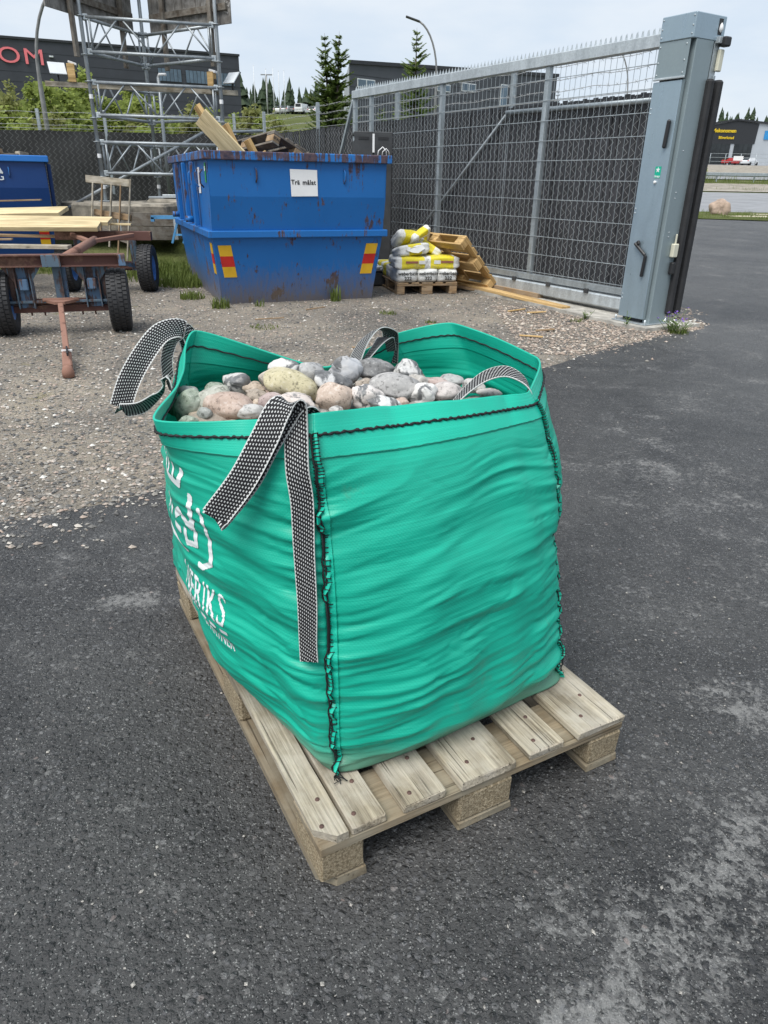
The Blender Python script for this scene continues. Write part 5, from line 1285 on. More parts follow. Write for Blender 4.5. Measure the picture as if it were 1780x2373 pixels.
for c, yaw, lab in (((-4.87,12.53,2.60),0.3,'small wooden box with a white top left of the scaffold'),((-2.88,13.17,2.60),-0.4,'small wooden box on the timber by the right scaffold leg')):
    e = thing('wooden_box', lab, 'box', c, yaw, 'small boxes on the timber')
    MB().box((0,0,0.12), (0.11,0.10,0.24), ch=0.004).build('body', W_NEW, e); MB().box((0.03,0.02,0.25), (0.12,0.10,0.03), (0,0.3,0), 0.004).build('cover', WHITE, e); MB().box((0.068,0,0.1), (0.03,0.05,0.08), ch=0.004).build('lens', BLACKP, e)

grass('grass', 'rough green grass growing round the skips and the concrete blocks', [(-2.75,9.9,0.35,700,0.16),(-3.1,10.9,0.5,1200,0.22),(-2.35,8.75,0.15,160,0.10),(-3.9,10.6,0.7,900,0.12),(-1.86,8.10,0.10,90,0.14),(-0.62,8.75,0.06,50,0.18),(-4.6,11.2,0.6,900,0.16),(-1.45,8.25,0.06,20,0.08),(-5.6,10.9,0.5,600,0.12)])
# ================================================================ pallet of mortar sacks
sp_ = thing('pallet', 'brown pallet under the stack of yellow and white sacks', 'pallet', (0.12,9.34,-0.004), R(14))
make_pallet(sp_, W_MID, W_MID, W_MID)
PM = Matrix.Translation((0.12,9.34,-0.004)) @ Matrix.Rotation(R(14),4,'Z')
def mk_sack(band=0.085, nm='printed_paper_sack'):
    """white paper sack with a broad yellow middle and grey print blotches; local X is the long axis"""
    t = NT(nm); co = t.n('TexCoord').outputs['Object']; s = t.n('SeparateXYZ', {0: co}).outputs
    v = t.coord('Object', rand=3); wob = t.math('MULTIPLY', t.math('SUBTRACT', t.noise(v, 9, 3), 0.5), 0.04)
    ax = t.math('ABSOLUTE', t.math('ADD', s[0], wob))
    mid = t.ramp(ax, [(band, 1.0), (band+0.005, 0.0)])
    c = t.mix(mid, (0.72,0.72,0.69), (0.76,0.64,0.03))
    pr_ = t.math('MULTIPLY', t.ramp(t.noise(t.coord('Object', (24,10,60), rand=3), 2.0, 3, 0.6), [(0.57, 0.0), (0.60, 1.0)]), t.ramp(ax, [(0.10, 0.75), (0.2, 0.25)]))
    c = t.mix(t.math('MULTIPLY', pr_, 0.6), c, (0.22,0.21,0.20))
    c = t.mix(t.ramp(t.noise(v, 7, 4), [(0.55, 0.0), (0.8, 0.45)]), c, (0.42,0.40,0.36))
    return t.bsdf(c, 0.55, 0, t.bump(t.noise(v, 26, 5, 0.65), 0.5, 0.01), 0.4)
SACK = mk_sack(); SACK_Y = mk_sack(0.15, 'yellow_paper_sack'); SACK_W = simple('white_paper_sack', (0.72,0.72,0.70), 0.55, var=0.12, nscale=9, bump=0.6, bscale=28)
BROWN_L = simple('brown_label', (0.26,0.10,0.07), 0.6); FILM = None
def sack_mesh(L, W, H, seed, flatness=7.0, slump=0.0):
    bm = bmesh.new(); bmesh.ops.create_cube(bm, size=2); bmesh.ops.subdivide_edges(bm, edges=bm.edges[:], cuts=9, use_grid_fill=True)
    off = Vector((seed*2.3, seed, 0))
    for v in bm.verts:
        p = v.co.copy(); n = (abs(p.x)**flatness+abs(p.y)**flatness+abs(p.z)**flatness)**(1/flatness); q = p/n
        q *= 1+0.07*mnoise.noise(q*1.8+off)+0.035*mnoise.noise(q*5+off)+0.015*mnoise.noise(q*11+off)
        e = 1-0.22*smooth(0.75,1.0,abs(q.x))*(1-abs(q.y)*0.4)
        z = q.z*H/2*e*(1+0.10*(1-q.x*q.x)*(1-q.y*q.y))
        v.co = Vector((q.x*L/2, q.y*W/2, z-slump*q.x*q.x))
    me = bpy.data.meshes.new('sack'); bm.to_mesh(me); bm.free(); me.polygons.foreach_set('use_smooth', [True]*len(me.polygons)); return me
def sack(lab, x, y, z, rz, L=0.44, W=0.27, H=0.115, mat=SACK, rot=(0,0), seed=1, group='sacks on the brown pallet'):
    o = thing('sack', lab, 'sack', PM @ Vector((x,y,z)), 0, group, rot=(rot[0], rot[1], R(14)+rz))
    link('sack_body', sack_mesh(L,W,H,seed), mat, o); return o
H9 = R(90)
z1 = 0.226
for i, (x, lab) in enumerate(((0.135,'left of three white sacks at the front bottom of the stack'),(0.405,'middle of three white sacks at the front bottom of the stack'),(0.672,'right of three white sacks at the front bottom of the stack'))):
    o = sack(lab, x, 0.235, z1, H9, 0.47, 0.272, 0.172, SACK_W, seed=i+1)
    for body, sz, zz in (('weberbase',0.060,0.022),('222',0.064,-0.028)):
        link('sack_lettering', text_mesh('sack_lettering', body, sz, 0.0008, weight=0.0012), BLACK_INK, o, (-0.2465,0.0,zz*1.2), (R(90),0,R(-90)))
for i, (x, y, lab) in enumerate(((0.14,0.72,'yellow and white sack behind, bottom left of the stack'),(0.41,0.72,'sack at the bottom middle behind the white front sacks'),(0.67,0.72,'sack at the bottom right behind the white front sacks'),(0.14,1.05,'rear left sack, yellow side showing past the left of the stack'))): sack(lab, x, y, z1, H9, 0.44, 0.265, 0.165, SACK, seed=i+5)
s1 = sack('yellow sack with a brown label lying across at left, second layer', 0.20, 0.155, z1+0.150, R(2), 0.46, 0.29, 0.145, SACK_Y, seed=10)
s2 = sack('yellow and white sack lying across at right, second layer', 0.60, 0.175, z1+0.150, R(-2), 0.48, 0.30, 0.15, SACK_Y, seed=11)
for s_, dx in ((s1,-0.02),(s2,0.06)):
    MB().box((dx,-0.155,0.012), (0.16,0.004,0.026)).build('brown_label', BROWN_L, s_)
    MB().box((dx+0.135 if s_ is s1 else dx-0.13,-0.1535,0.01), (0.085,0.004,0.042)).build('white_label', SACK_W, s_)
sack('sack lying across behind the yellow one, second layer', 0.25, 0.50, z1+0.15, R(4), 0.44, 0.28, 0.12, seed=12); sack('sack lying across behind at right, second layer', 0.62, 0.52, z1+0.15, R(-4), 0.42, 0.28, 0.11, seed=13)
# torn sack with spilled grey powder
ts = sack('torn sack spilling grey mortar on top of the yellow sack', 0.22, 0.20, z1+0.285, R(10), 0.44, 0.28, 0.13, rot=(R(-12),R(-6)), seed=14)
pw = MB(); pv = []
for j in range(13):
    for i in range(17):
        a, b = i/16-0.5, j/12-0.5; r_ = math.hypot(a*2, b*2); pv.append((a*0.27*(1+0.2*mnoise.noise(Vector((i*0.6,j*0.6,1)))), b*0.20-0.05, 0.062-0.03*r_*r_+0.012*mnoise.noise(Vector((i*0.5,j*0.5,3)))+0.006*mnoise.noise(Vector((i*1.5,j*1.5,3)))-0.06*max(0,-b-0.3)))
pw.add(pv, [(j*17+i, j*17+i+1, (j+1)*17+i+1, (j+1)*17+i) for j in range(12) for i in range(16)], smooth=True)
pw.build('spilled_mortar', simple('grey_mortar', (0.36,0.33,0.29), 0.95, var=0.3, nscale=14, bump=0.8, bscale=30), ts)
fl_ = MB(); fl_.add([(-0.10,-0.13,0.045),(0.10,-0.14,0.04),(0.13,-0.155,-0.01),(0.02,-0.17,-0.055),(-0.05,-0.165,-0.04),(-0.12,-0.15,-0.01)], [(0,1,2,3,4,5)]); fo_ = fl_.build('torn_flap', SACK_W, ts); md = fo_.modifiers.new('t','SOLIDIFY'); md.thickness = 0.003
sack('white and yellow sack leaning at the top left of the stack', 0.22, 0.44, z1+0.40, R(14), 0.36, 0.26, 0.13, rot=(R(-38),R(8)), seed=15)
sack('white sack standing on its corner at the very top of the stack', 0.40, 0.43, z1+0.40, R(30), 0.34, 0.27, 0.10, rot=(R(-62),R(-24)), seed=16)
sack('yellow and white sack sliding down at the right top of the stack', 0.50, 0.40, z1+0.30, R(-24), 0.40, 0.25, 0.10, rot=(R(-20),R(30)), seed=17)
cb = MB(); cb.add([(-0.16,-0.05,0),(0.1,-0.06,0.02),(0.18,0.02,0.04),(-0.06,0.06,0.01),(-0.16,-0.05,0.006),(0.1,-0.06,0.026),(0.18,0.02,0.046),(-0.06,0.06,0.016)], [(3,2,1,0),(4,5,6,7),(0,1,5,4),(1,2,6,5),(2,3,7,6),(3,0,4,7)])
tag(cb.build('cardboard_sheet', simple('grey_card', (0.22,0.20,0.16), 0.9), None, PM @ Vector((0.34,0.27,z1+0.39)), (R(-16),R(-18),R(14))), 'grey scrap of card lying on the torn sack', 'card')
def mk_film():
    t = NT('clear_plastic_film'); v = t.coord('Object')
    gl = t.n('BsdfGlossy', {'Roughness': 0.12, 'Color': (0.8,0.83,0.85,1)}); tr = t.n('BsdfTransparent', {'Color': (0.86,0.88,0.89,1)})
    nm = t.bump(t.noise(v, 12, 5, 0.6), 0.8, 0.02); t.t.links.new(nm, gl.inputs['Normal'])
    mx = t.n('MixShader', {0: 0.22, 1: tr.outputs[0], 2: gl.outputs[0]}); t.t.links.new(mx.outputs[0], t.out.inputs['Surface']); return t.m
fm = MB(); fv = []
for j in range(9):
    for i in range(25):
        a = i/24; h = j/8; px = 0.02+0.78*a; py = 0.62-0.30*math.sin(a*math.pi)*0+0.05*mnoise.noise(Vector((i*0.5,j*0.5,0))); top = 0.50*math.exp(-((a-0.42)/0.32)**2)
        fv.append((px, py-0.06*h, 0.26+top*h+0.02*mnoise.noise(Vector((i*0.7,j*0.7,2)))))
fm.add(fv, [(j*25+i, j*25+i+1, (j+1)*25+i+1, (j+1)*25+i) for j in range(8) for i in range(24)], smooth=True)
tag(fm.build('plastic_film', mk_film(), None, PM.translation, (0,0,R(14))), 'clear crumpled plastic film hanging behind the top sacks', 'plastic film')

# new pallet tipped with its underside up, leaning between sacks and gate
aa = Vector((-0.573,-0.38,0.726)).normalized(); bb = Vector((-0.558,0.83,-0.005)); bb = (bb-aa*bb.dot(aa)).normalized(); xx = -aa; zz = xx.cross(bb)
np_ = thing('pallet', 'new pale wooden pallet leaning tilted with its underside towards the yard', 'pallet')
n_ = -zz
o0 = Vector((1.43,9.72,0.125))+aa*0.8+n_*0.144
np_.matrix_world = Matrix.Translation(o0) @ Matrix((xx, bb, zz)).transposed().to_4x4()
make_pallet(np_, W_NEW, W_NEW, W_NEW)
GPK = 'planks on the ground by the gate'
plank('plank', 'long pale plank nearest the yard on the ground by the gate', (0.95,10.2,0.055), (2.02,8.24,0.035), 0.13, 0.035, W_NEW, group=GPK)
plank('plank', 'narrow pale plank lying close along the gate rail', (1.20,10.35,0.10), (2.27,8.86,0.07), 0.09, 0.03, W_NEW, group=GPK)
plank('beam', 'short thick beam between the two planks by the gate', (1.30,9.95,0.055), (1.88,9.02,0.05), 0.10, 0.07, W_MID, group=GPK, cat='beam')
plank('plank', 'reddish board under the tilted new pallet', (0.80,10.15,0.03), (1.55,9.3,0.025), 0.12, 0.03, W_MID, group=GPK)
for i, (x, y, L, an, lab) in enumerate(((1.35,8.12,0.26,0.6,'flat wood splinter on the gravel below the long plank'),(1.55,8.05,0.22,0.2,'pale wood sliver right of the flat splinter'),(0.42,7.25,0.30,-0.5,'thin stick on the gravel in front of the sacks'),(1.25,6.75,0.22,-0.4,'bright wood chip near the asphalt edge'),(1.45,7.0,0.2,0.3,'curved bark chip near the asphalt edge'),(-1.35,7.35,0.3,0.3,'twig on the gravel behind the bag'),(-0.30,6.1,0.2,-0.3,'short stick just behind the green bag'),(-0.9,8.0,0.26,0.7,'stick lying near the skip corner'))):
    plank('wood_chip', lab, (x,y,0.008), (x+L*math.cos(an),y+L*math.sin(an),0.014), 0.028 if i < 5 else 0.012, 0.012, W_NEW if i in (0,1,3) else W_MID, cat='wood chip', group='wood scraps on the gravel')

# dark plastic cabinet between skip and gate
cbn = thing('cabinet', 'tall dark grey plastic cabinet behind the right end of the skip', 'cabinet', (-0.27,11.75,0.0), R(6))
MB().box((0,0,0.92), (0.56,0.46,1.84), ch=0.012).build('body', DKGREY, cbn)
for s in (-1,1):
    MB().box((0.142*s,-0.236,1.75), (0.272,0.02,0.34), ch=0.008).build('lid', DKGREY, cbn); MB().box((0.142*s,-0.248,1.862), (0.15,0.006,0.035)).build('slot', BLACKP, cbn)
    MB().box((0.142*s,-0.01,1.925), (0.275,0.47,0.045), ch=0.008).build('rim', DKGREY, cbn)
MB().box((0.0,-0.250,1.80), (0.03,0.006,0.24)).build('white_strap', WHITE, cbn)
MB().tube([(0.06,-0.26,1.60),(0.07,-0.30,1.70),(0.13,-0.30,1.75),(0.18,-0.30,1.70),(0.19,-0.26,1.60)], 0.009, 6).build('white_cable', WHITE, cbn); MB().tube([(0.12,-0.26,1.60),(0.13,-0.31,1.69),(0.18,-0.31,1.73),(0.22,-0.30,1.69),(0.23,-0.26,1.60)], 0.007, 6).build('white_cable', WHITE, cbn)
for z in (0.62, 0.92): MB().box((0.284,-0.1,z), (0.006,0.03,0.14)).build('reflector', WHITE, cbn)
cbx = MB().tube([PM @ Vector(p) for p in ((-0.02,1.1,0.62),(-0.10,1.1,0.60),(-0.11,1.05,0.45),(-0.06,0.95,0.28),(0.02,0.85,0.18),(0.03,0.83,0.12))], 0.011, 6).build('white_hose', WHITE)
tag(cbx, 'thin white hose hanging between the skip and the sacks', 'hose')
lb = thing('plastic_crate', 'dark plastic crate low between the skip and the sack pallet', 'crate', (-0.28,10.35,0.0), R(14))
MB().box((0,0,0.09), (0.42,0.5,0.18), ch=0.015).build('body', DKGREY, lb); MB().box((0,0,0.195), (0.44,0.52,0.03), ch=0.01).build('lid', DKGREY, lb); MB().box((0.05,-0.1,0.23), (0.2,0.2,0.04), ch=0.01).build('pale_tray', GALV_L, lb)

# ================================================================ plants by the gate post
PURPLE = simple('violet_petals', (0.22,0.10,0.52), 0.6, var=0.3); WHITEF = simple('white_petals', (0.72,0.72,0.66), 0.6)
STEM = mk_leaf('stem_green', (0.12,0.20,0.05), (0.24,0.32,0.10))
def flowers(x0, y0, n, lab, rad, petals, seed, hgt):
    rg = random.Random(seed); e = thing('wild_flower', lab, 'flowers', (x0,y0,0.0)); st = MB(); pt = MB(); lf = MB()
    for _ in range(n):
        a = rg.random()*6.28; d = rad*rg.random(); h = hgt*rg.uniform(0.5,1.1); x, y = d*math.cos(a), d*math.sin(a); tx, ty = x*1.7, y*1.7
        st.tube([(x*0.4,y*0.4,0),(x,y,h*0.5),(tx,ty,h)], 0.0022, 4)
        for k in range(5):
            an = k*1.256+rg.random(); r_ = rg.uniform(0.009,0.015); c = Vector((tx,ty,h)); p = c+Vector((math.cos(an)*r_, math.sin(an)*r_, rg.uniform(-.004,.008))); q = Vector((-math.sin(an), math.cos(an), 0.2))*0.007
            pt.add([c, p+q, p*1.0+(p-c)*0.4, p-q], [(0,1,2,3)])
        for k in range(5):
            an = rg.random()*6.28; hh = rg.uniform(0.05,0.8)*h; b = Vector((x*0.8,y*0.8,hh)); p = b+Vector((math.cos(an),math.sin(an),0.5))*rg.uniform(0.025,0.055); q = Vector((-math.sin(an),math.cos(an),0))*0.006
            lf.add([b, (b+p)/2+q, p, (b+p)/2-q], [(0,1,2,3)])
    stuff(st.build('stems', STEM, e)); stuff(lf.build('leaves', STEM, e))
    if petals: stuff(pt.build('petals', petals, e))
flowers(2.80,7.12,16,'violet wild flowers at the foot of the gate post',0.11,PURPLE,4,0.20)
flowers(2.84,7.02,14,'white wild flowers in front of the violet ones at the post',0.10,WHITEF,5,0.14)
flowers(2.43,7.33,4,'small green seedling at the left foot of the post panel',0.03,None,6,0.15)
flowers(2.12,7.75,6,'low pale weed on the concrete edge left of the post',0.06,None,8,0.12)
grass('grass', 'small grass tufts on the gravel between skip and asphalt edge', [(0.0,7.9,0.10,70,0.04),(0.45,7.4,0.06,50,0.035),(-1.2,7.0,0.14,70,0.03),(2.0,7.6,0.08,40,0.05),(2.86,7.05,0.10,80,0.07)], seed=4)
# ================================================================ background
CLAD = simple('dark_grey_cladding', (0.040,0.044,0.054), 0.55, var=0.12, nscale=0.5); CLAD2 = simple('slate_grey_cladding', (0.060,0.066,0.076), 0.55, var=0.1, nscale=0.5)
GLASS = simple('blue_grey_glass', (0.10,0.15,0.20), 0.12, var=0.35, nscale=0.6); GLASS_D = simple('dark_glass', (0.018,0.022,0.024), 0.1, var=0.4, nscale=0.6)
FRAME_W = simple('white_window_frame', (0.62,0.65,0.66), 0.5); LGREY = simple('light_grey_cladding', (0.42,0.45,0.48), 0.5, var=0.06, nscale=0.4); TRIM = simple('dark_trim', (0.022,0.024,0.028), 0.5)
REDL = simple('coral_letters', (0.86,0.20,0.22), 0.5, var=0.03); YELL = simple('yellow_letters', (0.80,0.56,0.02), 0.5, var=0.03); BLUES = simple('blue_sign', (0.03,0.25,0.55), 0.5)
def hall(name, lab, a, b, depth, z0, zt0, zt1, mat, dx=0.0):
    """long box building: a, b ends of the visible facade; zt0/zt1 roof heights at the ends"""
    a = Vector((*a,0)); b = Vector((*b,0)); d = (b-a); L = d.length; e = thing(name, lab, 'building', (a.x,a.y,z0), math.atan2(d.y,d.x))
    h0, h1 = zt0-z0, zt1-z0; m = MB()
    m.add([(0,0,-3),(L,0,-3),(L+dx,depth,-3),(dx,depth,-3),(0,0,h0),(L,0,h1),(L+dx,depth,h1),(dx,depth,h0)], [(0,1,5,4),(1,2,6,5),(2,3,7,6),(3,0,4,7),(4,5,6,7)])
    m.build('wall', mat, e)
    tr = MB(); tr.bar((-0.1,-0.06,h0+0.1), (L+0.1,-0.06,h1+0.1), 0.25, 0.28); tr.build('roof_trim', TRIM, e)
    return e, L, h0, h1
def seams(e, L, h, n, mat=TRIM):
    for k in range(1, n):
        MB().box((L/2,-0.012,h*k/n), (L,0.02,0.03)).build('cladding_joint', mat, e)
LBa, LBb = (-62.5,104.2), (-23.04,125.0)
e, L, h0, h1 = hall('warehouse', 'long dark grey warehouse with coral letters behind the scaffold', LBa, LBb, 30, 9.2, 17.45, 17.98, CLAD); seams(e, L, 8.2, 7)
def facade_x(px_world): return (Vector((*px_world,0))-Vector((*LBa,0))).length
ld = (Vector(LBb)-Vector(LBa)).normalized()
for ch, wx in (('O',-50.85),('M',-48.2),('C',-53.6)):
    t_ = (wx-LBa[0])/ld.x
    link('letter', text_mesh('letter', ch, 2.6, 0.06, weight=0.0), REDL, e, (t_,-0.14,15.6-9.2), (R(90),0,0)).scale.x = 1.35
# window band: three groups of panes
t0 = (-33.9-LBa[0])/ld.x; t1 = (-23.35-LBa[0])/ld.x
for k in range(3):
    a0 = t0+(t1-t0)*(k/3)+0.08; a1 = t0+(t1-t0)*((k+1)/3)-0.55; zc = 14.82-9.2
    w = MB().box(((a0+a1)/2,-0.05,zc), (a1-a0,0.08,1.72)).build('window', TRIM, e)
    for j in range(6): MB().box((a0+(a1-a0)*(j+0.5)/6,-0.10,zc), ((a1-a0)/6-0.07,0.04,1.56)).build('pane', GLASS, w)
MB().box((t0-14,-0.2,15.9-9.2), (0.5,0.35,0.18)).build('wall_lamp', FRAME_W, e); MB().box((t0-16.5,-0.2,11.9-9.2), (1.3,0.35,0.7)).build('vent', TRIM, e)
e, L, h0, h1 = hall('office_building', 'slate grey office building with white windows behind the spruces', (-3.57,70.0), (17.5,87.2), 11, 5.0, 10.26, 11.6, CLAD2, 7.4); seams(e, L, 5.4, 6)
def win(e, x, z, w, h, n=2, wall_y=-0.03):
    f = MB().box((x,wall_y,z), (w,0.10,h)).build('window', FRAME_W, e)
    for j in range(n): MB().box((x-w/2+w*(j+0.5)/n,wall_y-0.045,z), (w/n-0.12,0.04,h-0.16)).build('pane', GLASS, f)
for wx, wy, z, w, h, n in ((-2.2,71.1,8.93,1.9,0.66,2),(0.6,73.4,9.0,1.9,0.62,2),(4.9,76.9,9.3,1.7,0.6,2),(7.4,79.0,9.6,1.9,0.7,2),(11.3,82.1,9.3,1.0,1.9,1)):
    win(e, math.hypot(wx+3.57, wy-70.0), z-5.0, w, h, n)
MB().add([(-0.03,0,-1),(7.37,11,-1),(7.37,11,5.25),(-0.03,0,5.25),(0.2,0.3,-1),(7.5,11,-1),(7.5,11,5.2),(0.2,0.3,5.2)], [(0,3,2,1),(4,5,6,7),(3,7,6,2)]).build('side_cladding', LGREY, e)
# motor workshop on the right
e = thing('workshop_building', 'grey workshop with a black gable front and yellow sign at far right', 'building', (77.1,180.0,6.0), R(0))
WH = 7.9
m = MB(); m.add([(-14,0,-2),(14,0,-2),(14,0,7.6),(0,0,8.8),(-14,0,6.6),(-14,30,-2),(14,30,-2),(14,30,7.6),(0,30,8.8),(-14,30,6.6)], [(0,1,2,3,4),(4,3,8,9),(3,2,7,8),(0,4,9,5),(1,6,7,2),(5,9,8,7,6)]); m.build('wall', LGREY, e)
fr = MB(); fr.add([(-4.7,-0.12,4.2),(4.9,-0.12,4.2),(5.1,-0.12,8.25),(0,-0.12,8.75),(-4.7,-0.12,7.9),(-4.7,0,4.2),(4.9,0,4.2),(5.1,0,8.25),(0,0,8.75),(-4.7,0,7.9)], [(0,1,2,3,4),(0,5,6,1),(1,6,7,2),(4,3,8,9),(3,2,7,8),(0,4,9,5)]); fr.build('dark_gable', TRIM, e)
rt = MB(); rt.bar((-14.2,-0.15,6.75), (0,-0.15,8.95), 0.5, 0.35); rt.bar((0,-0.15,8.95), (14.2,-0.15,7.75), 0.5, 0.35); rt.build('roof_edge', TRIM, e)
for x0, x1 in ((-4.7,-0.45),(0.45,4.5)):
    w = MB().box(((x0+x1)/2,-0.1,2.1), (x1-x0,0.1,4.2)).build('glass_front', TRIM, e)
    for j in range(4):
        for z0, z1_ in ((0.1,2.3),(2.4,4.15)): MB().box((x0+(x1-x0)*(j+0.5)/4,-0.17,(z0+z1_)/2), ((x1-x0)/4-0.08,0.05,z1_-z0)).build('pane', GLASS_D, w)
dr = MB().box((-9.6,-0.1,2.2), (3.2,0.1,4.4)).build('folding_door', FRAME_W, e)
for j in range(5): MB().box((-9.6,-0.17,0.5+0.85*j), (2.8,0.05,0.5)).build('pane', GLASS_D, dr)
link('door_number', text_mesh('door_number', '2', 1.3, 0.02, weight=0.04), BLACK_INK, e, (-6.6,-0.08,4.3), (R(90),0,0))
link('lettering', text_mesh('lettering', 'Mekonomen', 1.05, 0.05, 1.0, weight=0.022), YELL, e, (-2.45,-0.22,6.72), (R(90),0,0)); link('lettering', text_mesh('lettering', 'Bilverkstad', 0.78, 0.04, weight=0.01), YELL, e, (-1.75,-0.22,5.35), (R(90),0,0))
bs = MB().box((10.6,-0.12,6.0), (7.8,0.12,1.75)).build('blue_sign', BLUES, e); link('lettering', text_mesh('lettering', 'BESIKTA', 1.05, 0.02, weight=0.05), WHITE_INK, bs, (10.4,-0.20,6.25), (R(90),0,0)); link('lettering', text_mesh('lettering', 'BILPROVNING', 0.42, 0.02), WHITE_INK, bs, (9.4,-0.20,5.42), (R(90),0,0))

# cars
def car(x, y, yaw, paint, lab, van=False, group='far parked cars'):
    z = terr(x,y)+0.03; e = thing('parked_car', lab, 'car', (x,y,z), yaw, group)
    prof = [(-2.1,0.35),(-2.15,0.75),(-2.0,0.95),(-1.35,1.42),(0.35,1.45),(1.05,0.98),(1.95,0.85),(2.12,0.6),(2.1,0.35)] if not van else [(-2.3,0.35),(-2.35,0.9),(-2.25,1.85),(0.9,1.88),(1.6,1.15),(2.25,0.95),(2.35,0.6),(2.3,0.35)]
    m = MB(); n = len(prof); vs = []
    for s in (-1,1):
        for px, pz in prof: vs.append((px, s*(0.88-(0.16 if pz > 1.0 else 0)), pz))
    m.add(vs, [tuple(range(n)), tuple(reversed(range(n,2*n)))]+[(i, n+i, n+(i+1)%n, (i+1)%n) for i in range(n)]); m.build('body', paint, e)
    g = MB(); 
    for s in (-1,1): g.add([(-1.5,s*0.80,1.0),(0.9,s*0.80,1.0),(0.3,s*0.745,1.36),(-1.2,s*0.745,1.36)] if not van else [(0.0,s*0.76,1.15),(1.35,s*0.76,1.15),(0.9,s*0.74,1.7),(0.0,s*0.74,1.7)], [(0,1,2,3)])
    g.build('side_windows', GLASS_D, e)
    bk_ = MB(); bk_.add([(-2.02,-0.66,0.98),(-2.02,0.66,0.98),(-1.42,0.64,1.39),(-1.42,-0.64,1.39)] if not van else [(-2.33,-0.6,1.2),(-2.33,0.6,1.2),(-2.28,0.6,1.75),(-2.28,-0.6,1.75)], [(0,1,2,3)]); o = bk_.build('rear_window', GLASS_D, e); o.location = (-0.02,0,0.02)
    for px in (-1.35,1.35):
        for s in (-1,1): MB().lathe([(0.001,-0.1),(0.32,-0.1),(0.33,0.1),(0.001,0.1)], 16, Matrix.Translation((px,s*0.82,0.32)) @ Matrix.Rotation(R(90),4,'X')).build('wheel', RUBBER, e)
    for s in (-1,1): MB().box((-2.13,s*0.7,0.85), (0.06,0.22,0.16)).build('tail_light', RED, e)
CW = simple('white_car_paint', (0.72,0.73,0.74), 0.3, var=0.03); CS = simple('silver_car_paint', (0.45,0.47,0.48), 0.3, var=0.03); CR = simple('red_car_paint', (0.42,0.03,0.03), 0.3, var=0.05); CB = simple('dark_car_paint', (0.05,0.06,0.07), 0.3)
car(75.5,166,R(38),CW,'white car parked before the workshop at far right'); car(74.0,171,R(15),CR,'red car half hidden behind the white car at far right')
for x, c, v, lab in ((-23.6,CW,False,'leftmost white car on the hill car park'),(-21.9,CS,False,'silver car, second on the hill car park'),(-20.6,CB,False,'dark car in the middle of the hill car park'),(-18.6,CW,True,'white van on the hill car park'),(-16.4,CW,False,'rightmost white car on the hill car park')): car(x, 172+rnd(-2,2), R(70+rnd(-15,15)), c, lab, v, 'cars parked on the hill')

# lamps and flagpoles
LAMP = simple('grey_lamp_pole', (0.22,0.22,0.22), 0.5); POLEW = simple('white_flagpole', (0.62,0.64,0.66), 0.5)
def street_lamp(x, y, z0, ztop, dx, dy, lab, r=0.06, head=True):
    e = thing('street_lamp', lab, 'street lamp', (x,y,z0), 0, 'curved street lamps'); h = ztop-z0; pts = [(0,0,0),(0,0,h*0.55)]
    for k in range(1, 9):
        a = k/8*R(75); pts.append((dx*(1-math.cos(a)), dy*(1-math.cos(a)), h*0.62+h*0.38*math.sin(a)/math.sin(R(75))))
    MB().tube(pts, [r*1.25, r*1.1]+[r*0.7]*8, 8).build('pole', LAMP, e)
    p = Vector(pts[-1]); q = Vector((dx,dy,0)).normalized()
    if head: MB().bar(p, p+q*0.75+Vector((0,0,0.22)), 0.26, 0.08, ch=0.02).build('lamp_head', DKGREY, e)
street_lamp(-10.30,24.0,terr(-10.3,24)-0.05,6.15,1.5,-0.3,'bent grey lamp post in front of the warehouse at left',0.065)
street_lamp(2.45,45.0,terr(2.45,45),9.0,-1.35,0,'curved lamp post behind the gate, top seen above the spikes',0.07)
street_lamp(17.3,60.0,2.0,10.2,-1.6,0,'curved lamp post seen through the gate mesh near the post',0.07)
for k, (px, zt) in enumerate(((-25.1,19.9),(-22.9,19.4),(-21.6,19.6),(-20.6,19.1),(-19.6,19.2))):
    x = px*1.0; y = 150; z = terr(x,y); e = thing('flagpole', ('leftmost','second','middle','fourth','rightmost')[k]+' white flagpole on the hill beside the warehouse', 'flagpole', (x,y,z), 0, 'white flagpoles'); MB().tube([(0,0,0),(0,0,zt-z)], [0.10,0.05], 8).build('pole', POLEW, e); MB().lathe([(0.001,0.1),(0.08,0),(0.001,-0.1)], 8, Matrix.Translation((0,0,zt-z))).build('finial', POLEW, e)
e = thing('street_lamp', 'straight double lamp post between the flagpoles', 'street lamp', (-24.0,158,terr(-24,158)), 0); MB().tube([(0,0,0),(0,0,6.6)], 0.10, 6).build('pole', LAMP, e); MB().box((0,0,6.6), (2.2,0.3,0.15)).build('lamp_head', LAMP, e)

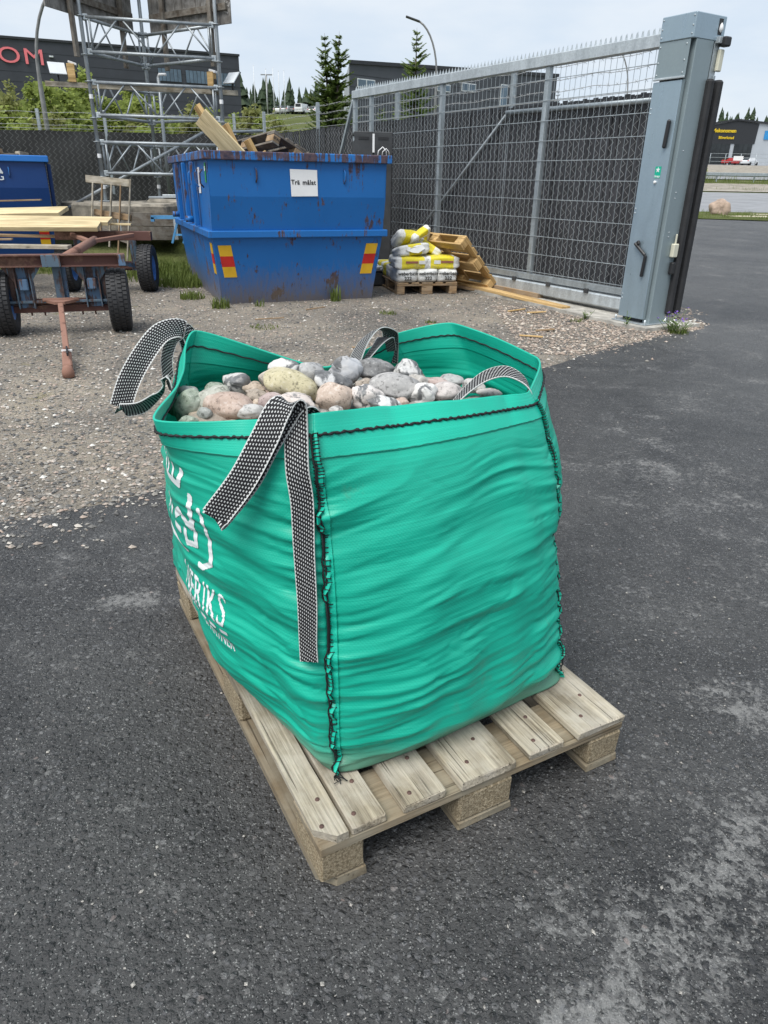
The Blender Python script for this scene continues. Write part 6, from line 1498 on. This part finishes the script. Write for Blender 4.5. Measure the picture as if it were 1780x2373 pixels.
# ---------------------------------------------------------------- trees
def crown_obj(name, vs, fs, mat, parent):
    me = bpy.data.meshes.new(name); me.from_pydata(vs, [], fs); me.update(); return link(name, me, mat, parent)
def spruce(x, y, z0, H, rad, lab, seed, dense=1.0, mat=NEEDLE, group=None, leaders=1):
    rg = random.Random(seed); e = thing('spruce_tree', lab, 'tree', (x,y,z0), 0, group); vs = []; fs = []; br = MB()
    tops = [(0,0,H)] if leaders == 1 else [(-rad*0.16,0,H*0.985),(rad*0.2,0.05,H)]
    for (tx, ty, tz) in tops:
        MB().tube([(0,0,0),(tx*0.6,ty*0.6,tz*0.5),(tx,ty,tz)], [0.02*H,0.012*H,0.004], 7).build('trunk', BARK, e)
        lev = 0.06
        while lev < 0.985:
            zz = lev*tz; f = lev; cx, cy = tx*min(1,f*1.2), ty*min(1,f*1.2); R_ = rad*(1-f)**0.8*(1.05 if f > 0.1 else 0.8)/(1 if leaders == 1 else 1.15)+0.04
            nb = max(3, int((5+4*(1-f))*min(1.3,dense)))
            for b in range(nb):
                a = rg.random()*6.28; Lb = R_*rg.uniform(0.65,1.15); dx, dy = math.cos(a), math.sin(a); rise = rg.uniform(-0.10,0.30)+0.5*f*f
                p0 = Vector((cx,cy,zz)); p1 = p0+Vector((dx*Lb*0.6,dy*Lb*0.6,Lb*(rise-0.12))); p2 = p0+Vector((dx*Lb,dy*Lb,Lb*(rise+0.10)))
                br.tube([p0,p1,p2], [0.012+0.004*Lb,0.008,0.004], 3, cap=False)
                nt = max(8, int(Lb*34*dense))
                for k in range(nt):
                    t_ = (k+0.5)/nt; c = p0.lerp(p1, t_/0.6) if t_ < 0.6 else p1.lerp(p2, (t_-0.6)/0.4)
                    for s in (-1,1,-1,1):
                        ln = (0.09+0.17*(1-t_))*rg.uniform(0.6,1.2)*(0.55+0.5*min(1,Lb)); an = a+s*rg.uniform(0.4,1.1); w = ln*0.22
                        q = c+Vector((math.cos(an)*ln, math.sin(an)*ln, rg.uniform(-0.35,0.12)*ln)); si = Vector((-math.sin(an)*w, math.cos(an)*w, rg.uniform(-.5,.5)*w)); kx = len(vs)
                        mid = c.lerp(q,0.45)
                        vs += [tuple(c), tuple(mid+si), tuple(q), tuple(mid-si+Vector((0,0,0.3*w)))]; fs.append((kx,kx+1,kx+2,kx+3))
            lev += (0.22/H)*rg.uniform(0.7,1.2)/max(0.7,dense*0.9)
    stuff(br.build('branches', BARK, e)); crown_obj('crown', vs, fs, mat, e); return e
spruce(-2.62,36.0,terr(-2.6,36)-0.1,5.7,1.75,'young twin topped spruce left of the gate end',21,1.1,leaders=2)
spruce(1.22,42.0,terr(1.2,42)-0.1,6.3,1.7,'young slender spruce behind the gate, top against the sky',22,1.0)
spruce(-0.6,52,terr(-0.6,52),2.6,1.0,'small spruce below the office windows seen past the gate',23,0.9)
spruce(17.5,86,2.2,8.2,1.8,'far small spruce seen through the gate mesh',24,0.7,mat=NEEDLE_D); spruce(19.4,88,2.2,7.6,2.0,'second far spruce seen through the gate mesh',25,0.7,mat=NEEDLE_D)

def bush(x, y, z0, H, rad, lab, seed, mat, n=1500, ls=0.09, group='young trees on the slope behind the fence'):
    rg = random.Random(seed); e = thing('young_tree', lab, 'tree', (x,y,z0), 0, group); vs = []; fs = []; tk = MB()
    for s in range(rg.randint(3,5)):
        a = rg.random()*6.28; d = rad*0.5*rg.random(); hh = H*rg.uniform(0.65,1.0); tx, ty = d*math.cos(a), d*math.sin(a)
        tk.tube([(tx*0.2,ty*0.2,0),(tx*0.6,ty*0.6,hh*0.5),(tx,ty,hh)], [0.035,0.02,0.006], 5)
        for b in range(int(10+H*3)):
            f = rg.uniform(0.12,1.0); zz = hh*f; w = rad*0.75*(1-f)**0.6*rg.uniform(0.4,1.0)+0.06; aa_ = rg.random()*6.28
            c0 = Vector((tx*f,ty*f,zz)); c1 = c0+Vector((math.cos(aa_)*w, math.sin(aa_)*w, w*rg.uniform(0.1,0.9)))
            tk.tube([c0,c1], 0.006, 3, cap=False); nl_ = int(n/ (4*(10+H*3)))
            for _ in range(nl_):
                t_ = rg.uniform(0.15,1.08); c = c0.lerp(c1,t_)+Vector((rg.gauss(0,.07),rg.gauss(0,.07),rg.gauss(0,.08)))*(0.6+0.6*rad); l = ls*rg.uniform(0.5,1.3); an = rg.random()*6.28; u = Vector((math.cos(an),math.sin(an),rg.uniform(-0.9,0.6))).normalized(); v = u.cross(Vector((rg.gauss(0,1),rg.gauss(0,1),rg.gauss(0,1)))).normalized()*l*0.36
                k = len(vs); vs += [tuple(c), tuple(c+u*l*0.5+v), tuple(c+u*l), tuple(c+u*l*0.5-v)]; fs.append((k,k+1,k+2,k+3))
    tk.build('trunk', BARK, e); crown_obj('crown', vs, fs, mat, e)
rgb = random.Random(77); words = ['leafy green','olive green','pale green','bushy','slim','broad','low','feathery']
k = 0
LM = 'the left bent lamp post'
rows = [(-14.5,-3.4,26,20,3.0),(-17.5,-3.6,31,19,3.7),(-20.5,-4.6,37,16,4.0)]
marks = ['left of the bent lamp post','just behind the bent lamp post','right of the bent lamp post','left of the scaffold','behind the left scaffold leg','behind the scaffold middle','behind the right scaffold leg','right of the scaffold','above the wide pale plank','above the tipped pallet','left of the flagpoles','below the flagpoles','below the hill car park','left of the twin spruce']
for ri, (x0, x1, yy, n, H) in enumerate(rows):
    for i in range(n):
        x = x0+(x1-x0)*(i+rgb.uniform(0.1,0.9))/n; y = yy+rgb.uniform(-1.5,1.5); hh = H*rgb.uniform(0.55,1.15)*(1.0 if x < -0.27*y else 0.70)
        mt = LEAF_Y if rgb.random() < 0.3 else LEAF_L
        mk_ = marks[min(len(marks)-1, int((i+0.5)/n*len(marks)))]
        bush(x, y, terr(x,y)-0.05, hh, rgb.uniform(1.0,1.7), f'{words[k%8]} young tree in the {("front","middle","back")[ri]} row, {mk_}', 100+k, mt, n=4200, ls=0.17); k += 1

# far woods: trunks cannot be told apart
def woods(name, lab, spots, mat, seed):
    rg = random.Random(seed); vs = []; fs = []
    for (x, y, z, H) in spots:
        rad = H*rg.uniform(0.14,0.22); lay = rg.randint(9,13)
        for l in range(lay):
            f0 = l/lay; zb = z+H*(0.05+0.93*f0); zt = z+H*min(1.0, 0.05+0.93*f0+0.17); rr = rad*(1-f0)**0.85*rg.uniform(0.8,1.2)+0.12
            n = 9; k = len(vs); ph = rg.random()*6.28
            for i in range(n):
                a = ph+i*6.283/n; r2 = rr*rg.uniform(0.5,1.35); vs.append((x+r2*math.cos(a), y+r2*math.sin(a), zb-rg.uniform(0,0.05)*H))
            vs.append((x, y, zt)); fs += [(k+i, k+(i+1)%n, k+n) for i in range(n)]
    me = bpy.data.meshes.new(name); me.from_pydata(vs, [], fs); me.update()
    return stuff(tag(link(name, me, mat), lab, 'woods'))
rgw = random.Random(5); spots = []
for _ in range(120):
    y = rgw.uniform(235,275); x = y*rgw.uniform(-0.215,-0.02); spots.append((x, y, terr(x,y)-0.5, rgw.uniform(9,16.5)*(0.85 if x > -0.13*y else 1)))
woods('spruce_wood', 'dark spruce wood on the hill behind the flagpoles', spots, NEEDLE_D, 8)
spots = []
for _ in range(170):
    y = rgw.uniform(270,340); x = y*rgw.uniform(0.34,0.62); spots.append((x, y, 15.5+rgw.uniform(-1,1.0)-3*(x/y-0.4)*10*0.5, rgw.uniform(7,11)))
woods('distant_wood', 'distant dark wood on the ridge behind the workshop', spots, NEEDLE_D, 9)
m = MB(); rp = []
for i in range(21):
    x = 80+140*i/20; rp.append((x, 15.6-0.012*(x-80)*5*0.2+1.2*mnoise.noise(Vector((i*0.5,0,0)))))
vs = [(x, 235, 5.5) for x, z in rp]+[(x, 262, z) for x, z in rp]+[(x, 420, z+1) for x, z in rp]
m.add(vs, [(i, i+1, 22+i, 21+i) for i in range(20)]+[(21+i, 22+i, 43+i, 42+i) for i in range(20)], smooth=True); struct(m.build('hill', SANDY))

# right roadside: grass strip, boulder, guard rail, weeds, fence
m = MB(); gp = [(9.5,36.5),(14.6,33.6),(22,31.2),(40,26.5),(44,33),(30,40),(22,43.2),(15,44.5),(10,43)]
bmx = bmesh.new(); vv = [bmx.verts.new((x,y,0.03)) for x,y in wavy(gp,0.4,0.8)]; bmx.faces.new(vv); bmesh.ops.triangulate(bmx, faces=bmx.faces[:]); mex = bpy.data.meshes.new('grass_strip'); bmx.to_mesh(mex); bmx.free(); struct(link('grass_strip', mex, GRASSL))
for i, (x, y, r0) in enumerate(((18.5,37.5,2.2),(23,35.5,3.0),(20.5,40.5,2.0))):
    poly = [(x+r0*math.cos(a)*rnd(.7,1.1), y+r0*0.45*math.sin(a)*rnd(.7,1.1)) for a in [k*0.4488 for k in range(14)]]; flat('sand_patch', poly, 0.036, SAND)
rgr = random.Random(3); gsp = []
for _ in range(420):
    t_ = rgr.random(); gsp.append((10+24*rgr.random(), 0, 0.35, 14, rgr.uniform(0.10,0.32)))
gsp = [(x, 35.2-0.3*(x-10)*0.95+rgr.random()*8.5, r_, n, h) for x, y, r_, n, h in gsp]
grass('grass', 'yellow green grass on the strip beyond the asphalt at right', [g for g in gsp if g[1] < 43.5], seed=6)
bme = stone_mesh(33, 0.25, 1.0); bo = link('boulder', bme, simple('pinkish_boulder', (0.36,0.27,0.21), 0.9, var=0.35, nscale=2, bump=0.6, bscale=8)); bo.location = (17.0,39.6,0.25); bo.scale = (0.62,0.5,0.5); bo.rotation_euler = (0,0.2,0.4); tag(bo, 'reddish boulder lying in the grass strip right of the gate post', 'boulder')
gr = thing('guard_rail', 'long grey guard rail along the road at far right', 'guard rail', (30,84,terr(36,84)), 0)
MB().bar((-8,0,0.72), (60,-1.2,0.72), 0.06, 0.32, ch=0.02).build('rail', GALV, gr)
for k in range(17): MB().box((-7+4*k,-0.08*k*0.25,0.33), (0.12,0.12,0.75)).build('post', GALV, gr)
flx = thing('mesh_fence', 'thin wire fence in front of the workshop at far right', 'fence', (60,156,terr(66,156)), 0)
for k in range(12): MB().tube([(3*k,0,0),(3*k,0,2.1)], 0.05, 5).build('post', GALV, flx)
for z in (0.7,1.4,2.1): MB().tube([(0,0,z),(33,0,z)], 0.025, 4).build('wire', GALV, flx)
MB().box((8.5,-0.1,1.3), (1.9,0.05,0.8)).build('notice_board', WHITE, flx)
grass('weeds', 'tall weeds and grass along the guard rail and verge at right', [(rgr.uniform(24,60), rgr.uniform(79,88), 0.8, 16, rgr.uniform(0.3,0.8)) for _ in range(160)]+[(rgr.uniform(26,60), rgr.uniform(71,74), 0.6, 8, rgr.uniform(0.2,0.5)) for _ in range(60)], seed=11)
bush(21.9,70,terr(21.9,70),1.3,0.6,'pale green weed bush beside the kerb at right',401,LEAF_L,900,0.14,None); bush(33.4,84,terr(33.4,84)-0.1,1.2,0.6,'small bush on the gravel bank left of the workshop',402,LEAF_L,900,0.2,None)
